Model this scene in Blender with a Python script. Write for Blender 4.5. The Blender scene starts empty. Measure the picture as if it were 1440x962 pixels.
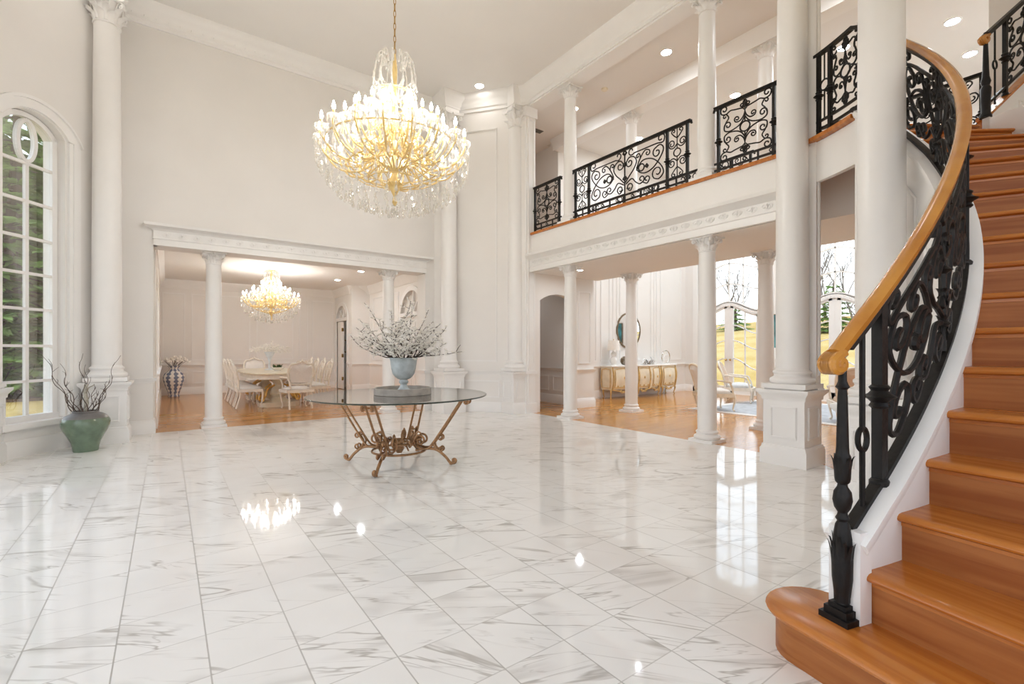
import bpy, math, random
from mathutils import Vector, Matrix
random.seed(7)
PI = math.pi
scene = bpy.context.scene
COL = scene.collection
sin, cos = math.sin, math.cos

# ------------------------------------------------------------------ mesh builder
class MB:
    def __init__(self):
        self.v = []; self.f = []
    def add(self, vs, fs):
        o = len(self.v)
        self.v += [tuple(p) for p in vs]
        self.f += [tuple(i + o for i in f) for f in fs]
        return self
    def bx(self, x0, x1, y0, y1, z0, z1):
        vs = [(x0,y0,z0),(x1,y0,z0),(x1,y1,z0),(x0,y1,z0),(x0,y0,z1),(x1,y0,z1),(x1,y1,z1),(x0,y1,z1)]
        return self.add(vs, [(0,3,2,1),(4,5,6,7),(0,1,5,4),(1,2,6,5),(2,3,7,6),(3,0,4,7)])
    def box(self, c, s, rz=0.0):
        x, y, z = s[0]/2, s[1]/2, s[2]/2
        vs = []
        for dz in (-z, z):
            for dx, dy in ((-x,-y),(x,-y),(x,y),(-x,y)):
                vs.append((c[0]+dx*cos(rz)-dy*sin(rz), c[1]+dx*sin(rz)+dy*cos(rz), c[2]+dz))
        return self.add(vs, [(0,3,2,1),(4,5,6,7),(0,1,5,4),(1,2,6,5),(2,3,7,6),(3,0,4,7)])
    def lathe(self, prof, n=24, c=(0,0,0), cap=True):
        vs = []; fs = []
        for r, z in prof:
            for i in range(n):
                a = 2*PI*i/n
                vs.append((c[0]+r*cos(a), c[1]+r*sin(a), c[2]+z))
        for j in range(len(prof)-1):
            for i in range(n):
                k = (i+1) % n
                fs.append((j*n+i, j*n+k, (j+1)*n+k, (j+1)*n+i))
        if cap:
            fs.append(tuple(range(n-1, -1, -1)))
            fs.append(tuple((len(prof)-1)*n+i for i in range(n)))
        return self.add(vs, fs)
    def tube(self, pts, r, n=6, closed=False):
        pts = [Vector(p) for p in pts]
        q = [pts[0]]
        for p in pts[1:]:
            if (p-q[-1]).length > 1e-6: q.append(p)
        pts = q; m = len(pts)
        if m < 2: return self
        rr = r if isinstance(r, (list, tuple)) else [r]*m
        if len(rr) < m: rr = [rr[min(int(i*len(rr)/m), len(rr)-1)] for i in range(m)]
        T = []
        for i in range(m):
            a = pts[(i-1) % m] if (closed or i > 0) else pts[0]
            b = pts[(i+1) % m] if (closed or i < m-1) else pts[-1]
            t = (b-a)
            if t.length < 1e-9: t = Vector((0,0,1))
            T.append(t.normalized())
        ref = Vector((0,0,1)) if abs(T[0].z) < .9 else Vector((1,0,0))
        nrm = T[0].cross(ref).normalized()
        vs = []; fs = []
        for i in range(m):
            nrm = nrm - T[i]*nrm.dot(T[i])
            if nrm.length < 1e-6: nrm = T[i].orthogonal()
            nrm.normalize(); b = T[i].cross(nrm)
            for k in range(n):
                a = 2*PI*(k+.5)/n
                vs.append(pts[i]+(nrm*cos(a)+b*sin(a))*rr[i])
        for i in range(m if closed else m-1):
            for k in range(n):
                l = (k+1) % n; j = (i+1) % m
                fs.append((i*n+k, i*n+l, j*n+l, j*n+k))
        if not closed:
            fs.append(tuple(range(n-1,-1,-1))); fs.append(tuple((m-1)*n+k for k in range(n)))
        return self.add(vs, fs)
    def sweep3(self, pts, prof, closed_prof=True):
        """profile points (side, up) swept along 3-D points, side = right of travel, up ~ z"""
        pts = [Vector(p) for p in pts]; m = len(pts); n = len(prof)
        vs = []; fs = []
        for i in range(m):
            t = (pts[min(i+1,m-1)]-pts[max(i-1,0)]).normalized()
            side = t.cross(Vector((0,0,1))).normalized(); up = side.cross(t)
            for a, b in prof: vs.append(pts[i]+side*a+up*b)
        for i in range(m-1):
            for k in range(n if closed_prof else n-1):
                l = (k+1) % n
                fs.append((i*n+k, (i+1)*n+k, (i+1)*n+l, i*n+l))
        if closed_prof:
            fs.append(tuple(range(n))); fs.append(tuple((m-1)*n+k for k in range(n-1,-1,-1)))
        return self.add(vs, fs)
    def sweep(self, prof, path, closed=False):
        """profile (out, z) along plan path, out = to the right of travel, mitred"""
        P = [Vector((p[0],p[1])) for p in path]; m = len(P); n = len(prof)
        vs = []; fs = []
        for i in range(m):
            d1 = (P[i]-P[i-1]).normalized() if (i > 0 or closed) else None
            d2 = (P[(i+1) % m]-P[i]).normalized() if (i < m-1 or closed) else None
            d1 = d1 or d2; d2 = d2 or d1
            n1 = Vector((d1.y,-d1.x)); n2 = Vector((d2.y,-d2.x))
            mi = (n1+n2); mi = mi/max(mi.dot(n1), .2) if mi.length > 1e-6 else n1
            for o, z in prof:
                q = P[i]+mi*o; vs.append((q.x,q.y,z))
        for i in range(m if closed else m-1):
            j = (i+1) % m
            for k in range(n):
                l = (k+1) % n
                fs.append((i*n+k, i*n+l, j*n+l, j*n+k))
        if not closed:
            fs.append(tuple(range(n-1,-1,-1))); fs.append(tuple((m-1)*n+k for k in range(n)))
        return self.add(vs, fs)
    def prism(self, poly, z0, z1):
        n = len(poly)
        vs = [(p[0],p[1],z0) for p in poly]+[(p[0],p[1],z1) for p in poly]
        fs = [tuple(range(n-1,-1,-1)), tuple(range(n,2*n))]
        for i in range(n):
            j = (i+1) % n; fs.append((i,j,n+j,n+i))
        return self.add(vs, fs)
    def plate(self, poly, o, u, nd, th):
        """polygon in (u,z) extruded by th along nd (plan vectors)"""
        n = len(poly); vs = []
        for t in (0, th):
            for a, z in poly: vs.append((o[0]+u[0]*a+nd[0]*t, o[1]+u[1]*a+nd[1]*t, z))
        fs = [tuple(range(n)), tuple(range(2*n-1,n-1,-1))]
        for i in range(n):
            j = (i+1) % n; fs.append((j,i,n+i,n+j))
        return self.add(vs, fs)
    def grid(self, fn, nu, nv, wrap=False):
        vs = []; fs = []
        for j in range(nv+1):
            for i in range(nu if wrap else nu+1): vs.append(fn(i/nu, j/nv))
        w = nu if wrap else nu+1
        for j in range(nv):
            for i in range(nu):
                k = (i+1) % w if wrap else i+1
                fs.append((j*w+i, j*w+k, (j+1)*w+k, (j+1)*w+i))
        return self.add(vs, fs)
    def frame(self, o, u, nd, u0, u1, z0, z1, w=.035, d=.018):
        """raised picture-frame moulding on a wall face"""
        for a0, a1, b0, b1 in ((u0,u1,z0,z0+w),(u0,u1,z1-w,z1),(u0,u0+w,z0+w,z1-w),(u1-w,u1,z0+w,z1-w)):
            self.plate([(a0,b0),(a1,b0),(a1,b1),(a0,b1)], o, u, nd, d)
            i = w*.3
            self.plate([(a0+i,b0+i),(a1-i,b0+i),(a1-i,b1-i),(a0+i,b1-i)], o, u, nd, d*1.6)
        return self
    def ball(self, c, r, n=12, sq=(1,1,1)):
        m = n//2
        return self.grid(lambda a,b: (c[0]+r*sq[0]*sin(PI*max(min(b,.999),.001))*cos(2*PI*a), c[1]+r*sq[1]*sin(PI*max(min(b,.999),.001))*sin(2*PI*a), c[2]-r*sq[2]*cos(PI*b)), n, m, True)
    def mesh(self, name, smooth=True, ang=38):
        me = bpy.data.meshes.new(name)
        me.from_pydata(self.v, [], self.f); me.validate(); me.update()
        if smooth:
            me.polygons.foreach_set('use_smooth', [True]*len(me.polygons))
            me.set_sharp_from_angle(angle=math.radians(ang))
        return me
    def build(self, name, mat, parent=None, smooth=True, bevel=0, **kw):
        me = self.mesh(name, smooth)
        return link(name, me, mat, parent, bevel, **kw)

def link(name, me, mat=None, parent=None, bevel=0, loc=None, rot=None, sc=None, kind=None, label=None):
    o = bpy.data.objects.new(name, me); COL.objects.link(o)
    if mat and not me.materials: me.materials.append(mat)
    if parent: o.parent = parent
    if loc: o.location = loc
    if rot: o.rotation_euler = rot
    if sc: o.scale = sc
    if kind: o['kind'] = kind
    if label: o['label'] = label
    if bevel:
        b = o.modifiers.new('bevel','BEVEL'); b.width = bevel; b.segments = 2; b.limit_method = 'ANGLE'
    return o

def thing(name, label, cat, loc=(0,0,0), rz=0.0, group=None):
    o = bpy.data.objects.new(name, None); COL.objects.link(o)
    o.location = loc; o.rotation_euler = (0,0,rz); o.empty_display_size = .1
    return tag(o, label, cat, group)
def tag(o, label, cat, group=None):
    o['label'] = label; o['category'] = cat
    if group: o['group'] = group
    return o
def struct(name, mb, mat, smooth=True, bevel=0):
    return mb.build(name, mat, None, smooth, bevel, kind='structure')
def dup(root, loc, rz, label=None, group=None):
    r = root.copy(); COL.objects.link(r); r.location = loc; r.rotation_euler = (0,0,rz)
    if label: r['label'] = label
    if group: r['group'] = group
    for ch in list(root.children):
        c = ch.copy(); COL.objects.link(c); c.parent = r
        for g in list(ch.children):
            d = g.copy(); COL.objects.link(d); d.parent = c
    return r

def catmull(P, k=6):
    P = [Vector(p) for p in P]; out = []
    for i in range(len(P)-1):
        p0 = P[max(i-1,0)]; p1 = P[i]; p2 = P[i+1]; p3 = P[min(i+2,len(P)-1)]
        for j in range(k):
            t = j/k
            out.append(.5*((2*p1)+(p2-p0)*t+(2*p0-5*p1+4*p2-p3)*t*t+(3*p1-p0-3*p2+p3)*t**3))
    out.append(P[-1]); return out

def scroll(pts, center=None, turns=1.15, start=None, k=5):
    """2-D polyline through pts; curls into a spiral about center at its end (and about start at its beginning)"""
    P = catmull([(p[0],p[1],0) for p in pts], k)
    def spiral(P, c):
        c = Vector((c[0],c[1],0)); p = P[-1]; d = (P[-1]-P[-2])
        r = p-c; r0 = r.length; a0 = math.atan2(r.y, r.x)
        sg = 1 if d.cross(c-p).z > 0 else -1
        n = int(14*turns)
        for i in range(1, n+1):
            t = i/n; rad = r0*(1-.72*t); a = a0+sg*2*PI*turns*t
            P.append(c+Vector((cos(a),sin(a),0))*rad)
        return P
    if center: P = spiral(P, center)
    if start:
        P = spiral(P[::-1], start)[::-1]
    return [(p.x,p.y) for p in P]

# ------------------------------------------------------------------ materials
def newmat(name):
    m = bpy.data.materials.new(name); m.use_nodes = True
    nt = m.node_tree; b = nt.nodes['Principled BSDF']
    return m, nt, b
def pm(name, col, rough=.5, metal=0.0, noise=0.0, nscale=8, bump=0.0, spec=None, coat=0, emit=None, es=0):
    m, nt, b = newmat(name)
    b.inputs['Base Color'].default_value = (*col,1); b.inputs['Roughness'].default_value = rough
    b.inputs['Metallic'].default_value = metal
    if spec is not None: b.inputs['Specular IOR Level'].default_value = spec
    if coat: b.inputs['Coat Weight'].default_value = coat; b.inputs['Coat Roughness'].default_value = .08
    if emit: b.inputs['Emission Color'].default_value = (*emit,1); b.inputs['Emission Strength'].default_value = es
    if noise or bump:
        tc = nt.nodes.new('ShaderNodeTexCoord'); n = nt.nodes.new('ShaderNodeTexNoise')
        n.inputs['Scale'].default_value = nscale; n.inputs['Detail'].default_value = 4
        nt.links.new(tc.outputs['Object'], n.inputs['Vector'])
        if noise:
            r = nt.nodes.new('ShaderNodeValToRGB')
            r.color_ramp.elements[0].position = .3; r.color_ramp.elements[1].position = .7
            r.color_ramp.elements[0].color = (*[c*(1-noise) for c in col],1)
            r.color_ramp.elements[1].color = (*[min(1,c*(1+noise*.6)) for c in col],1)
            nt.links.new(n.outputs['Fac'], r.inputs['Fac']); nt.links.new(r.outputs['Color'], b.inputs['Base Color'])
        if bump:
            bp = nt.nodes.new('ShaderNodeBump'); bp.inputs['Strength'].default_value = bump; bp.inputs['Distance'].default_value = .02
            nt.links.new(n.outputs['Fac'], bp.inputs['Height']); nt.links.new(bp.outputs['Normal'], b.inputs['Normal'])
    return m

class NT:
    def __init__(s, nt): s.nt = nt
    def val(s, x, sock):
        if isinstance(x, bpy.types.NodeSocket): s.nt.links.new(x, sock)
        elif x is not None: sock.default_value = x
    def m(s, op, a, b=None, c=None):
        n = s.nt.nodes.new('ShaderNodeMath'); n.operation = op
        s.val(a, n.inputs[0]); s.val(b, n.inputs[1]); s.val(c, n.inputs[2]); return n.outputs[0]
    def n(s, t, outs=0, **kw):
        n = s.nt.nodes.new(t)
        for k, v in kw.items():
            if hasattr(n, k) and not k[0].isupper(): setattr(n, k, v)
            else: s.val(v, n.inputs[k.replace('_',' ')])
        return n.outputs[outs]
    def xyz(s, x, y, z):
        n = s.nt.nodes.new('ShaderNodeCombineXYZ'); s.val(x,n.inputs[0]); s.val(y,n.inputs[1]); s.val(z,n.inputs[2]); return n.outputs[0]
    def mix(s, f, a, b):
        n = s.nt.nodes.new('ShaderNodeMix'); n.data_type = 'RGBA'
        s.val(f, n.inputs[0]); s.val(a, n.inputs[6]); s.val(b, n.inputs[7]); return n.outputs[2]
    def ss(s, x, a, b):
        n = s.nt.nodes.new('ShaderNodeMapRange'); n.interpolation_type = 'SMOOTHSTEP'
        s.val(x,n.inputs[0]); n.inputs[1].default_value = a; n.inputs[2].default_value = b; return n.outputs[0]

def marble_floor():
    m, nt, b = newmat('polished_marble_tiles'); g = NT(nt)
    geo = nt.nodes.new('ShaderNodeNewGeometry'); sp = nt.nodes.new('ShaderNodeSeparateXYZ')
    nt.links.new(geo.outputs['Position'], sp.inputs[0])
    X, Y = sp.outputs[0], sp.outputs[1]
    tx = g.m('DIVIDE', g.m('SUBTRACT', X, .1435), .3229); ty = g.m('DIVIDE', g.m('SUBTRACT', Y, 1.2378), .3302)
    ix, iy = g.m('FLOOR', tx), g.m('FLOOR', ty); fx, fy = g.m('FRACT', tx), g.m('FRACT', ty)
    ex = g.m('MINIMUM', fx, g.m('SUBTRACT', 1.0, fx)); ey = g.m('MINIMUM', fy, g.m('SUBTRACT', 1.0, fy))
    grout_y = g.m('SUBTRACT', 1.0, g.ss(ex, .005, .012)); grout_x = g.m('MULTIPLY', g.m('SUBTRACT', 1.0, g.ss(ey, .004, .010)), .75)
    grout = g.m('MAXIMUM', grout_y, grout_x)
    wn = nt.nodes.new('ShaderNodeTexWhiteNoise'); wn.noise_dimensions = '3D'
    nt.links.new(g.xyz(ix, iy, 0.0), wn.inputs['Vector'])
    cs = nt.nodes.new('ShaderNodeSeparateColor'); nt.links.new(wn.outputs['Color'], cs.inputs[0])
    r1, r2, r3 = cs.outputs
    # vein direction: along the room diagonal, tilted a little tile by tile
    ang = g.m('ADD', .62, g.m('MULTIPLY', g.m('SUBTRACT', r3, .5), .7))
    ca, sa = g.m('COSINE', ang), g.m('SINE', ang)
    U = g.m('SUBTRACT', g.m('MULTIPLY', X, ca), g.m('MULTIPLY', Y, sa))
    V = g.m('ADD', g.m('MULTIPLY', X, sa), g.m('MULTIPLY', Y, ca))
    ox, oy = g.m('MULTIPLY', r1, 37.0), g.m('MULTIPLY', r2, 53.0)
    def vein(su, sv, sc, w0, w1, dist, seed):
        v = g.xyz(g.m('ADD', g.m('MULTIPLY', U, su), ox), g.m('ADD', g.m('MULTIPLY', V, sv), oy), seed)
        n = nt.nodes.new('ShaderNodeTexNoise'); nt.links.new(v, n.inputs['Vector'])
        n.inputs['Scale'].default_value = sc; n.inputs['Detail'].default_value = 5; n.inputs['Roughness'].default_value = .5; n.inputs['Distortion'].default_value = dist
        d = g.m('ABSOLUTE', g.m('SUBTRACT', n.outputs['Fac'], .5))
        return g.m('SUBTRACT', 1.0, g.ss(d, w0, w1)), n.outputs['Fac']
    v1, _ = vein(.42, 3.6, .8, .0, .013, .8, 1.3)
    v2, _ = vein(.7, 6.0, 1.0, .0, .012, .8, 7.7)
    v3, f3 = vein(.40, 2.6, .8, .0, .05, .6, 3.1)
    mk = nt.nodes.new('ShaderNodeTexNoise'); mk.inputs['Scale'].default_value = 1.7
    nt.links.new(g.xyz(g.m('ADD', U, ox), g.m('ADD', g.m('MULTIPLY', V, 1.6), oy), 9.0), mk.inputs['Vector'])
    mask = g.ss(mk.outputs['Fac'], .36, .56)
    a = g.m('MULTIPLY', g.m('MULTIPLY', v1, mask), .85)
    a = g.m('MAXIMUM', a, g.m('MULTIPLY', g.m('MULTIPLY', v2, g.ss(mk.outputs['Fac'], .45, .56)), .5))
    a = g.m('MAXIMUM', a, g.m('MULTIPLY', g.m('MULTIPLY', v3, g.ss(mk.outputs['Fac'], .50, .66)), .42))
    cl = nt.nodes.new('ShaderNodeTexNoise'); cl.inputs['Scale'].default_value = 3.0
    nt.links.new(g.xyz(g.m('ADD', U, ox), g.m('ADD', V, oy), 2.0), cl.inputs['Vector'])
    base = g.mix(cl.outputs['Fac'], (.82,.80,.77,1), (.92,.91,.895,1))
    c = g.mix(a, base, (.46,.43,.395,1))
    c = g.mix(g.m('MULTIPLY', grout, .85), c, (.36,.34,.31,1))
    nt.links.new(c, b.inputs['Base Color'])
    b.inputs['Roughness'].default_value = .055; b.inputs['IOR'].default_value = 1.6
    nt.links.new(g.m('ADD', .05, g.m('MULTIPLY', grout, .3)), b.inputs['Roughness'])
    return m

def plank_floor():
    m, nt, b = newmat('honey_oak_planks'); g = NT(nt)
    geo = nt.nodes.new('ShaderNodeNewGeometry'); sp = nt.nodes.new('ShaderNodeSeparateXYZ'); nt.links.new(geo.outputs['Position'], sp.inputs[0])
    br = nt.nodes.new('ShaderNodeTexBrick')
    br.inputs['Scale'].default_value = 1; br.inputs['Brick Width'].default_value = 1.1; br.inputs['Row Height'].default_value = .075
    br.inputs['Mortar Size'].default_value = .0012; br.inputs['Mortar Smooth'].default_value = .3
    br.inputs['Color1'].default_value = (.60,.295,.092,1); br.inputs['Color2'].default_value = (.50,.235,.066,1); br.inputs['Mortar'].default_value = (.30,.12,.035,1)
    nt.links.new(geo.outputs['Position'], br.inputs['Vector'])
    n = nt.nodes.new('ShaderNodeTexNoise'); n.inputs['Scale'].default_value = 1; n.inputs['Detail'].default_value = 5
    nt.links.new(g.xyz(g.m('MULTIPLY', sp.outputs[0], 2.5), g.m('MULTIPLY', sp.outputs[1], 34.0), sp.outputs[2]), n.inputs['Vector'])
    c = g.mix(g.m('MULTIPLY', g.ss(n.outputs['Fac'], .45, .75), .45), br.outputs['Color'], (.40,.155,.04,1))
    nt.links.new(c, b.inputs['Base Color']); b.inputs['Roughness'].default_value = .16
    return m

def grain_wood(name, c1, c2, rough=.25, along=(1.2,22,22), coat=.3, spec=.5):
    m, nt, b = newmat(name); g = NT(nt); b.inputs['Specular IOR Level'].default_value = spec
    tc = nt.nodes.new('ShaderNodeTexCoord'); mp = nt.nodes.new('ShaderNodeMapping'); mp.inputs['Scale'].default_value = along
    oi = nt.nodes.new('ShaderNodeObjectInfo')
    nt.links.new(tc.outputs['Object'], mp.inputs['Vector'])
    nt.links.new(g.xyz(g.m('MULTIPLY', oi.outputs['Random'], 9.0), g.m('MULTIPLY', oi.outputs['Random'], 7.0), 0.0), mp.inputs['Location'])
    n = nt.nodes.new('ShaderNodeTexNoise'); n.inputs['Scale'].default_value = 1; n.inputs['Detail'].default_value = 6; n.inputs['Distortion'].default_value = .6
    nt.links.new(mp.outputs[0], n.inputs['Vector'])
    f = g.ss(n.outputs['Fac'], .34, .68)
    nt.links.new(g.mix(f, (*c1,1), (*c2,1)), b.inputs['Base Color'])
    b.inputs['Roughness'].default_value = rough; b.inputs['Coat Weight'].default_value = coat; b.inputs['Coat Roughness'].default_value = .12
    return m

def clear_glass(name, tint, refl=.12, rough=.0):
    m = bpy.data.materials.new(name); m.use_nodes = True; nt = m.node_tree; nt.nodes.clear(); g = NT(nt)
    out = nt.nodes.new('ShaderNodeOutputMaterial'); mx = nt.nodes.new('ShaderNodeMixShader')
    tr = nt.nodes.new('ShaderNodeBsdfTransparent'); tr.inputs[0].default_value = (*tint,1)
    gl = nt.nodes.new('ShaderNodeBsdfGlossy'); gl.inputs['Roughness'].default_value = rough
    fr = nt.nodes.new('ShaderNodeFresnel'); fr.inputs[0].default_value = 1.5
    nt.links.new(g.m('MULTIPLY', fr.outputs[0], refl), mx.inputs[0])
    nt.links.new(tr.outputs[0], mx.inputs[1]); nt.links.new(gl.outputs[0], mx.inputs[2]); nt.links.new(mx.outputs[0], out.inputs[0])
    return m

def crystal_mat():
    m = bpy.data.materials.new('cut_crystal'); m.use_nodes = True; nt = m.node_tree; nt.nodes.clear(); g = NT(nt)
    out = nt.nodes.new('ShaderNodeOutputMaterial'); mx = nt.nodes.new('ShaderNodeMixShader'); mx2 = nt.nodes.new('ShaderNodeMixShader')
    tr = nt.nodes.new('ShaderNodeBsdfTransparent'); tr.inputs[0].default_value = (.97,.96,.94,1)
    gl = nt.nodes.new('ShaderNodeBsdfGlossy'); gl.inputs['Roughness'].default_value = .10
    tl = nt.nodes.new('ShaderNodeBsdfTranslucent'); tl.inputs[0].default_value = (1,.98,.94,1)
    df = nt.nodes.new('ShaderNodeBsdfDiffuse'); df.inputs[0].default_value = (.96,.94,.90,1); mx3 = nt.nodes.new('ShaderNodeMixShader'); mx3.inputs[0].default_value = .5
    nt.links.new(tl.outputs[0], mx3.inputs[1]); nt.links.new(df.outputs[0], mx3.inputs[2])
    mx2.inputs[0].default_value = .27; mx.inputs[0].default_value = .18
    nt.links.new(tr.outputs[0], mx2.inputs[1]); nt.links.new(mx3.outputs[0], mx2.inputs[2])
    nt.links.new(mx2.outputs[0], mx.inputs[1]); nt.links.new(gl.outputs[0], mx.inputs[2])
    nt.links.new(mx.outputs[0], out.inputs[0]); return m

def emis(name, col, st):
    m = bpy.data.materials.new(name); m.use_nodes = True; nt = m.node_tree; nt.nodes.clear()
    out = nt.nodes.new('ShaderNodeOutputMaterial'); e = nt.nodes.new('ShaderNodeEmission')
    e.inputs[0].default_value = (*col,1); e.inputs[1].default_value = st
    nt.links.new(e.outputs[0], out.inputs[0]); return m

BULB, DOWN, WORLD = 158.0, 50.0, 2.6
M = {}
M['wall'] = pm('warm_white_plaster', (.80,.775,.75), .6, noise=.02, nscale=1.5)
M['ceil'] = pm('ceiling_paint', (.82,.80,.775), .7, noise=.015, nscale=1.2)
M['trim'] = pm('satin_white_trim', (.84,.825,.81), .35, noise=.02, nscale=3)
M['marble'] = marble_floor()
M['oak'] = plank_floor()
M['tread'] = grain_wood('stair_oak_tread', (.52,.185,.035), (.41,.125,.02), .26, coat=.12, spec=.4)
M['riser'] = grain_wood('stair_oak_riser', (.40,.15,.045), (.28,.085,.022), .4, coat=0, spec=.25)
M['rail'] = grain_wood('golden_handrail_lacquer', (.56,.25,.04), (.44,.165,.02), .2, (3,3,3), .5)
M['iron'] = pm('black_wrought_iron', (.010,.0085,.008), .45, 0, noise=.25, nscale=30, bump=.15, spec=.28)
M['bronze'] = pm('aged_copper_bronze', (.36,.20,.10), .36, .75, noise=.3, nscale=25)
M['glass'] = clear_glass('window_glass', (.97,.985,.98), .35)
M['tabletop'] = clear_glass('table_glass', (.93,.96,.945), .8)
M['edge'] = pm('table_glass_edge', (.02,.035,.03), .1)
M['crystal'] = crystal_mat()
M['bulb'] = emis('warm_candle_bulb', (1,.975,.92), BULB)
M['down'] = emis('downlight_lens', (1,.97,.93), DOWN)
M['bulb_dining'] = emis('dining_candle_bulb', (1,.97,.92), 195.0)
M['down_strong'] = emis('living_downlight_lens', (.88,.95,1.0), 410.0)
M['down_mid'] = emis('gallery_downlight_lens', (.90,.96,1.0), 185.0)
M['gold'] = pm('gilded_brass', (.80,.52,.17), .28, .85, noise=.15, nscale=20)
M['goldpaint'] = pm('worn_gilt_paint', (.66,.45,.18), .4, .25, noise=.25, nscale=14)
M['palegold'] = pm('pale_gilt_chandelier_metal', (.80,.60,.27), .3, .5, noise=.06, nscale=20)
M['celadon'] = pm('celadon_glaze', (.14,.20,.135), .12, noise=.22, nscale=9, coat=.5)
M['celrim'] = pm('grey_clay_rim', (.16,.15,.145), .35, noise=.2, nscale=14)
M['twig'] = pm('bare_willow_bark', (.10,.065,.05), .7, noise=.4, nscale=30)
M['birch'] = pm('pale_birch_bark', (.42,.39,.33), .8, noise=.5, nscale=22)
M['urn'] = pm('weathered_blue_grey_urn', (.50,.555,.57), .65, noise=.22, nscale=12, bump=.15)
M['tray'] = pm('grey_wash_tray', (.42,.38,.335), .6, noise=.25, nscale=10)
M['branch'] = pm('dark_branch_bark', (.05,.032,.025), .7, noise=.3, nscale=40)
M['petal'] = pm('white_petals', (.86,.83,.78), .7, noise=.08, nscale=30)
M['cream'] = pm('antique_cream_lacquer', (.80,.72,.56), .3, noise=.14, nscale=5)
M['chairwood'] = pm('pale_carved_wood', (.72,.62,.48), .4, noise=.12, nscale=14)
M['chairwhite'] = pm('whitewashed_carved_wood', (.80,.74,.65), .4, noise=.1, nscale=12)
M['linen'] = pm('pale_linen', (.74,.70,.66), .85, noise=.06, nscale=60)
M['blue'] = pm('pale_blue_white_fabric', (.72,.76,.80), .85, noise=.12, nscale=9)
M['tan'] = pm('tan_upholstery', (.62,.47,.36), .8, noise=.08, nscale=20)
M['shade'] = pm('white_lamp_shade', (.88,.87,.84), .8, noise=.03, nscale=20)
M['porc'] = pm('white_porcelain', (.86,.85,.83), .15, noise=.03, nscale=9)
M['mirror'] = pm('mirror_silver', (.86,.87,.87), .02, 1)
M['mframe'] = pm('dark_bronze_frame', (.22,.16,.10), .35, .7, noise=.2, nscale=20)
M['silver'] = pm('polished_silver', (.62,.60,.58), .18, 1, noise=.1, nscale=20)
M['brass'] = pm('brass_hardware', (.62,.40,.14), .25, .9, noise=.1, nscale=20)
M['rug'] = pm('blue_grey_rug', (.50,.53,.57), .95, noise=.22, nscale=7, bump=.2)
M['rugb'] = pm('ivory_rug_border', (.82,.81,.80), .95, noise=.05, nscale=30)
M['vent'] = pm('grey_vent_metal', (.18,.17,.16), .5, .3, noise=.1, nscale=20)
M['dark'] = pm('dark_cabinet_interior', (.10,.075,.06), .6, noise=.2, nscale=8)
M['leaf'] = pm('glossy_leaf_green', (.05,.11,.03), .5, noise=.3, nscale=15)
def vase_mat():
    m, nt, b = newmat('blue_white_vase'); g = NT(nt)
    tc = nt.nodes.new('ShaderNodeTexCoord'); sp = nt.nodes.new('ShaderNodeSeparateXYZ'); nt.links.new(tc.outputs['Object'], sp.inputs[0])
    an = g.m('ARCTAN2', sp.outputs[1], sp.outputs[0])
    w = g.m('SINE', g.m('MULTIPLY', an, 8.0)); h = g.m('SINE', g.m('MULTIPLY', sp.outputs[2], 62.0))
    v = nt.nodes.new('ShaderNodeTexVoronoi'); v.inputs['Scale'].default_value = 16; nt.links.new(tc.outputs['Object'], v.inputs['Vector'])
    k = g.ss(g.m('ADD', g.m('ADD', w, g.m('MULTIPLY', h, .6)), g.m('MULTIPLY', v.outputs['Distance'], 1.2)),   .55, .85)
    nt.links.new(g.mix(k, (.78,.76,.74,1), (.16,.19,.28,1)), b.inputs['Base Color']); b.inputs['Roughness'].default_value = .15
    return m
M['vase'] = vase_mat()
def conifer_mat(name, a, bcol, sc):
    m = pm(name, a, .8, noise=.5, nscale=sc); nt = m.node_tree; out = nt.nodes['Material Output']; b = nt.nodes['Principled BSDF']
    mx = nt.nodes.new('ShaderNodeMixShader'); mx.inputs[0].default_value = .45; tl = nt.nodes.new('ShaderNodeBsdfTranslucent')
    nt.links.new(b.inputs['Base Color'].links[0].from_socket, tl.inputs[0])
    nt.links.new(b.outputs[0], mx.inputs[1]); nt.links.new(tl.outputs[0], mx.inputs[2]); nt.links.new(mx.outputs[0], out.inputs[0]); return m
M['conifer'] = conifer_mat('conifer_needles', (.27,.41,.11), None, 2.2)
M['conifer2'] = conifer_mat('yew_needles', (.36,.50,.14), None, 3.0)
M['bark'] = pm('brown_bark', (.12,.085,.06), .9, noise=.3, nscale=6)
M['greybark'] = pm('grey_winter_bark', (.20,.17,.15), .9, noise=.3, nscale=6)
M['mulch'] = pm('brown_mulch', (.14,.085,.05), .95, noise=.4, nscale=5)
def lawn_mat():
    m, nt, b = newmat('winter_lawn'); g = NT(nt)
    geo = nt.nodes.new('ShaderNodeNewGeometry')
    n1 = nt.nodes.new('ShaderNodeTexNoise'); n1.inputs['Scale'].default_value = .35; n1.inputs['Detail'].default_value = 6; nt.links.new(geo.outputs['Position'], n1.inputs['Vector'])
    n2 = nt.nodes.new('ShaderNodeTexNoise'); n2.inputs['Scale'].default_value = 6; n2.inputs['Detail'].default_value = 5; nt.links.new(geo.outputs['Position'], n2.inputs['Vector'])
    c = g.mix(g.ss(n1.outputs['Fac'], .38, .62), (.50,.32,.10,1), (.56,.40,.17,1))
    c = g.mix(g.m('MULTIPLY', g.ss(n2.outputs['Fac'], .45, .7), .5), c, (.42,.28,.06,1))
    nt.links.new(c, b.inputs['Base Color']); b.inputs['Roughness'].default_value = .95; b.inputs['Specular IOR Level'].default_value = .1
    return m
M['lawn'] = lawn_mat()

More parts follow.
